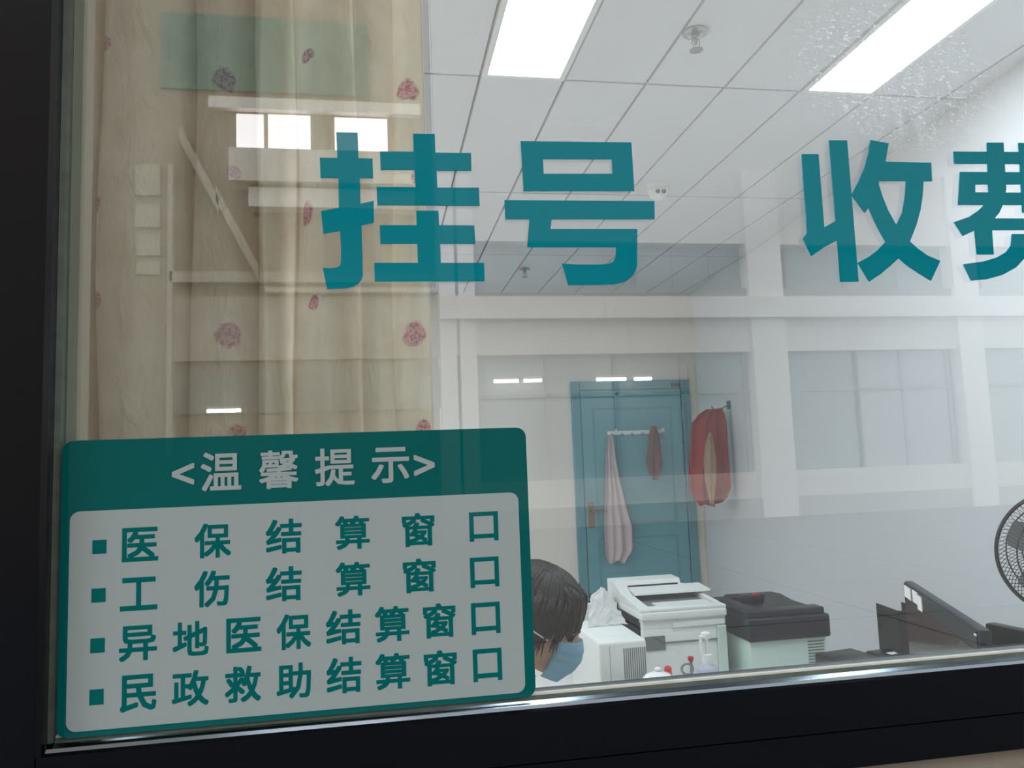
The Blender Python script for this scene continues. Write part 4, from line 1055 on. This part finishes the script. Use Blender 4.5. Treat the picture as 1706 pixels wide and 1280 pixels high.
msk = mk.build('face_mask', M_MASK, per, smooth=True)
for s_ in (-1, 1):
    yy = s_*0.071
    MB().tube([hp(0.046, s_*0.066, -0.010), hp(0.030, s_*0.088, -0.006), hp(0.0, s_*0.100, 0.002), hp(-0.030, s_*0.101, 0.010), hp(-0.045, s_*0.090, 0.014)], 0.0018, 6).build('ear_loop', M_STRAP, msk)
    MB().tube([hp(0.040, s_*0.060, -0.098), hp(0.018, s_*0.078, -0.078), hp(-0.018, s_*0.094, -0.042), hp(-0.040, s_*0.099, -0.010), hp(-0.045, s_*0.090, 0.014)], 0.0018, 6).build('ear_loop', M_STRAP, msk)
# chair
chx, chy = per.location.x-0.17, per.location.y
ch = empty('office_chair', (chx, chy, 0)); tag(ch, 'dark office chair under the masked worker', 'chair')
auto_smooth(MB().box((-0.22, -0.23, 0.33), (0.24, 0.23, 0.385), 0.02, 3).build('seat', M_DARKP, ch))
auto_smooth(MB().box((-0.30, -0.21, 0.46), (-0.24, 0.21, 0.86), 0.02, 3).build('backrest', M_DARKP, ch))
MB().box((-0.29, -0.03, 0.34), (-0.265, 0.03, 0.5)).build('back_bracket', M_BLACKP, ch)
MB().tube([(0, 0, 0.07), (0, 0, 0.34)], 0.025, 12).build('gas_column', M_BLACKP, ch)
for k in range(5):
    a = 2*math.pi*k/5; q = Vector((math.cos(a)*0.27, math.sin(a)*0.27, 0.06))
    lg = MB().tube([(0, 0, 0.085), q], [0.022, 0.014], 8).build('leg', M_BLACKP, ch)
    MB().tube([q+Vector((-0.012*math.sin(a), 0.012*math.cos(a), -0.032)), q+Vector((0.012*math.sin(a), -0.012*math.cos(a), -0.032))], 0.028, 14).build('caster', M_BLACKP, lg)

# ------------------------------------------------------------------ courtyard outside (seen as reflections in the glass)
VD = 17.0                                   # mirrored distance of the opposite facade
FY = 2*GY-VD                                # where that facade stands
def V(px, py, D=VD):
    p = on_y(px, py, D); return p.x, p.z
gr = struct(MB().box((-30, FY-3, -0.12), (40, GY-0.02, -0.02)).build('ground', M_JOINT))
ys = [FY+0.05+i*1.75 for i in range(9)]
for i in range(8):
    for k in range(-5, 9):
        MB().box((k*2.2+0.015, ys[i]+0.015, -0.02), (k*2.2+2.185, ys[i+1]-0.015, 0.0)).build('paving_slab', M_PAVE, gr)
sky_slab = struct(MB().box((-9, -2.0, 4.5), (14, GY+0.1, 4.7)).build('sky_shade_slab', M_FWALL))  # unseen overhang added to keep open sky off the window and sign

bld = empty('opposite_building', (6, FY, 0)); tag(bld, 'pale building with columns and windows mirrored faintly in the glass', 'building')
def bpart(name, x0, x1, z0, z1, y0, y1, m, parent=None):
    o = MB().box((x0, y0, z0), (x1, y1, z1)).build(name, m, None)
    o.parent = parent or bld; o.matrix_parent_inverse = Matrix.Translation(-bld.location) if parent is None else Matrix.Identity(4)
    return o
xr0 = V(735, 640)[0]
zsill, zhead = V(1300, 785)[1], V(1300, 585)[1]
zb0, zb1 = V(1300, 531)[1], V(1300, 497)[1]
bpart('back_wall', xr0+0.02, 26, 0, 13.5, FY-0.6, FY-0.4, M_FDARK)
bpart('dado_wall', xr0, 26, 0.0, zsill, FY-0.4, FY, M_FWALL)
bpart('plinth', xr0, 26, 0.0, 0.45, FY, FY+0.06, M_PLINTH)
bpart('lintel_wall', xr0, 26, zhead, zb0, FY-0.4, FY, M_FWALL)
bpart('floor_beam', xr0, 26, zb0, zb1, FY-0.4, FY+0.25, M_FBEAM)
z2, z2t = zb1+0.9, V(1300, 408)[1]
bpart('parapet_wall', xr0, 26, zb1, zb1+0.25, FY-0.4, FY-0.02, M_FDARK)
bpart('floor_beam', xr0, 26, z2t, z2t+0.5, FY-0.4, FY+0.05, M_FWALL)
bpart('upper_wall', xr0, 26, z2t+0.5, 13.5, FY-0.4, FY, M_FWALL)
for p0, p1 in ((735, 762), (768, 795), (1255, 1312), (1600, 1640), (1960, 2020)):
    bpart('column', V(p0, 640)[0], V(p1, 640)[0], 0, z2t+1.8, FY-0.4, FY+0.12, M_FBEAM)
# ground-floor windows
for (p0, p1, m) in ((797, 1146, M_FPANE), (1152, 1252, M_FPANE2), (1318, 1440, M_FPANE2), (1440, 1596, M_FPANE), (1650, 1950, M_FPANE)):
    x0, x1 = V(p0, 690)[0], V(p1, 690)[0]
    w_ = bpart('window', x0, x1, zsill, zhead, FY-0.30, FY-0.26, m)
    n = max(1, round((x1-x0)/1.6))
    for i in range(n+1): 
        xx = x0+(x1-x0)*i/n
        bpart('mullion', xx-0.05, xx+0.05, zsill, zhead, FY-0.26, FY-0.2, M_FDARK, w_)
    bpart('transom', x0, x1, zsill+(zhead-zsill)*0.66, zsill+(zhead-zsill)*0.66+0.09, FY-0.26, FY-0.2, M_FDARK, w_)
# upper-floor windows
for (p0, p1) in ((800, 1010), (1065, 1250), (1318, 1592), (1645, 1900)):
    x0, x1 = V(p0, 420)[0], V(p1, 420)[0]
    w_ = bpart('window', x0, x1, zb1+0.25, z2t, FY-0.34, FY-0.28, M_FPANE2)
    for i in range(4):
        xx = x0+(x1-x0)*i/3; bpart('mullion', xx-0.04, xx+0.04, zb1+0.25, z2t, FY-0.28, FY-0.24, M_FDARK, w_)
# left wing, darker, with stair tower and windows made to glow like bright sky
lb = empty('stair_wing_building', (-4, FY, 0)); tag(lb, 'brown stair wing with sky-glow windows mirrored over the curtain', 'building')
def lpart(name, x0, x1, z0, z1, y0, y1, m):
    o = MB().box((x0, y0, z0), (x1, y1, z1)).build(name, m, lb); o.matrix_parent_inverse = Matrix.Translation(-lb.location); return o
lpart('wall', -16, xr0-0.02, 0, 13.5, FY-0.5, FY-0.3, M_FBROWN)
def vrect(name, p0, q0, p1, q1, y0, y1, m):
    a, b_ = V(p0, q1), V(p1, q0); return lpart(name, a[0], b_[0], min(a[1], b_[1]), max(a[1], b_[1]), y0, y1, m)
vrect('sky_glow_window', 390, 182, 436, 256, FY-0.3, FY-0.26, M_SKYGLOW)
vrect('sky_glow_window', 444, 184, 515, 257, FY-0.3, FY-0.26, M_SKYGLOW)
vrect('sky_glow_window', 390, 163, 514, 174, FY-0.3, FY-0.26, M_SKYGLOW)
vrect('sky_glow_window', 557, 190, 645, 258, FY-0.3, FY-0.26, M_SKYGLOW)
vrect('sky_glow_window', 557, 171, 645, 180, FY-0.3, FY-0.26, M_SKYGLOW)
vrect('ledge', 345, 170, 700, 174, FY-0.3, FY-0.1, M_FBEAM)
vrect('balcony_front', 385, 263, 690, 308, FY-0.3, FY+0.3, M_FWALL)
vrect('balcony_front', 415, 320, 690, 346, FY-0.3, FY+0.1, M_FBEAM)
vrect('teal_band', 262, 30, 610, 138, FY-0.3, FY-0.2, M_FTEAL)
for q0, q1 in ((267, 318), (334, 372), (384, 420), (432, 452)): vrect('stair_window', 219, q0, 261, q1, FY-0.3, FY-0.25, M_FSOFT)
vrect('corner_column', 274, 270, 286, 760, FY-0.3, FY-0.1, M_FSOFT)
vrect('floor_beam', 280, 452, 735, 468, FY-0.3, FY-0.1, M_FSOFT)
vrect('floor_beam', 440, 478, 735, 486, FY-0.3, FY-0.05, M_FSOFT)
vrect('shop_front', 275, 610, 735, 690, FY-0.3, FY-0.22, M_FSOFT2)
vrect('shop_front', 275, 490, 735, 600, FY-0.3, FY-0.25, M_FSOFT)
for (a0, b0, a1, b1) in ((300, 210, 365, 330), (360, 310, 430, 440)):
    x0, z0 = V(a0, b0); x1, z1 = V(a1, b1)
    o = MB().prism([(x0, FY-0.2, z0), (x1, FY-0.2, z1), (x1, FY-0.2, z1-0.35), (x0, FY-0.2, z0-0.35)], (0, 0.25, 0)).build('stair_flight', M_FSOFT, lb); o.matrix_parent_inverse = Matrix.Translation(-lb.location)
# tube lamps under the opposite arcade
def tube_lamp(p0, p1, q, label):
    a, b_ = V(p0, q), V(p1, q)
    t = empty('tube_lamp', ((a[0]+b_[0])/2, FY+0.30, a[1])); tag(t, label, 'tube lamp', 'tube lamps of the opposite building')
    l = (b_[0]-a[0])/2
    MB().tube([(-l, 0, 0), (l, 0, 0)], 0.035, 10).build('tube', M_TUBE, t)
    MB().box((-l, -0.04, 0.036), (l, 0.04, 0.09)).build('housing', M_FBEAM, t)
    for s_ in (-1, 1): MB().box((s_*l*0.8-0.02, -0.32, 0.04), (s_*l*0.8+0.02, -0.03, 0.07)).build('bracket', M_FBEAM, t)
tube_lamp(350, 405, 687, 'mirrored white tube lamp over the curtain')
tube_lamp(820, 860, 638, 'mirrored white tube lamp furthest left of the teal door')
tube_lamp(869, 898, 637, 'mirrored short white tube lamp just left of the teal door')
tube_lamp(988, 1036, 635, 'mirrored white tube lamp over the left of the teal door top')
tube_lamp(1050, 1078, 634, 'mirrored white tube lamp over the right of the teal door top')
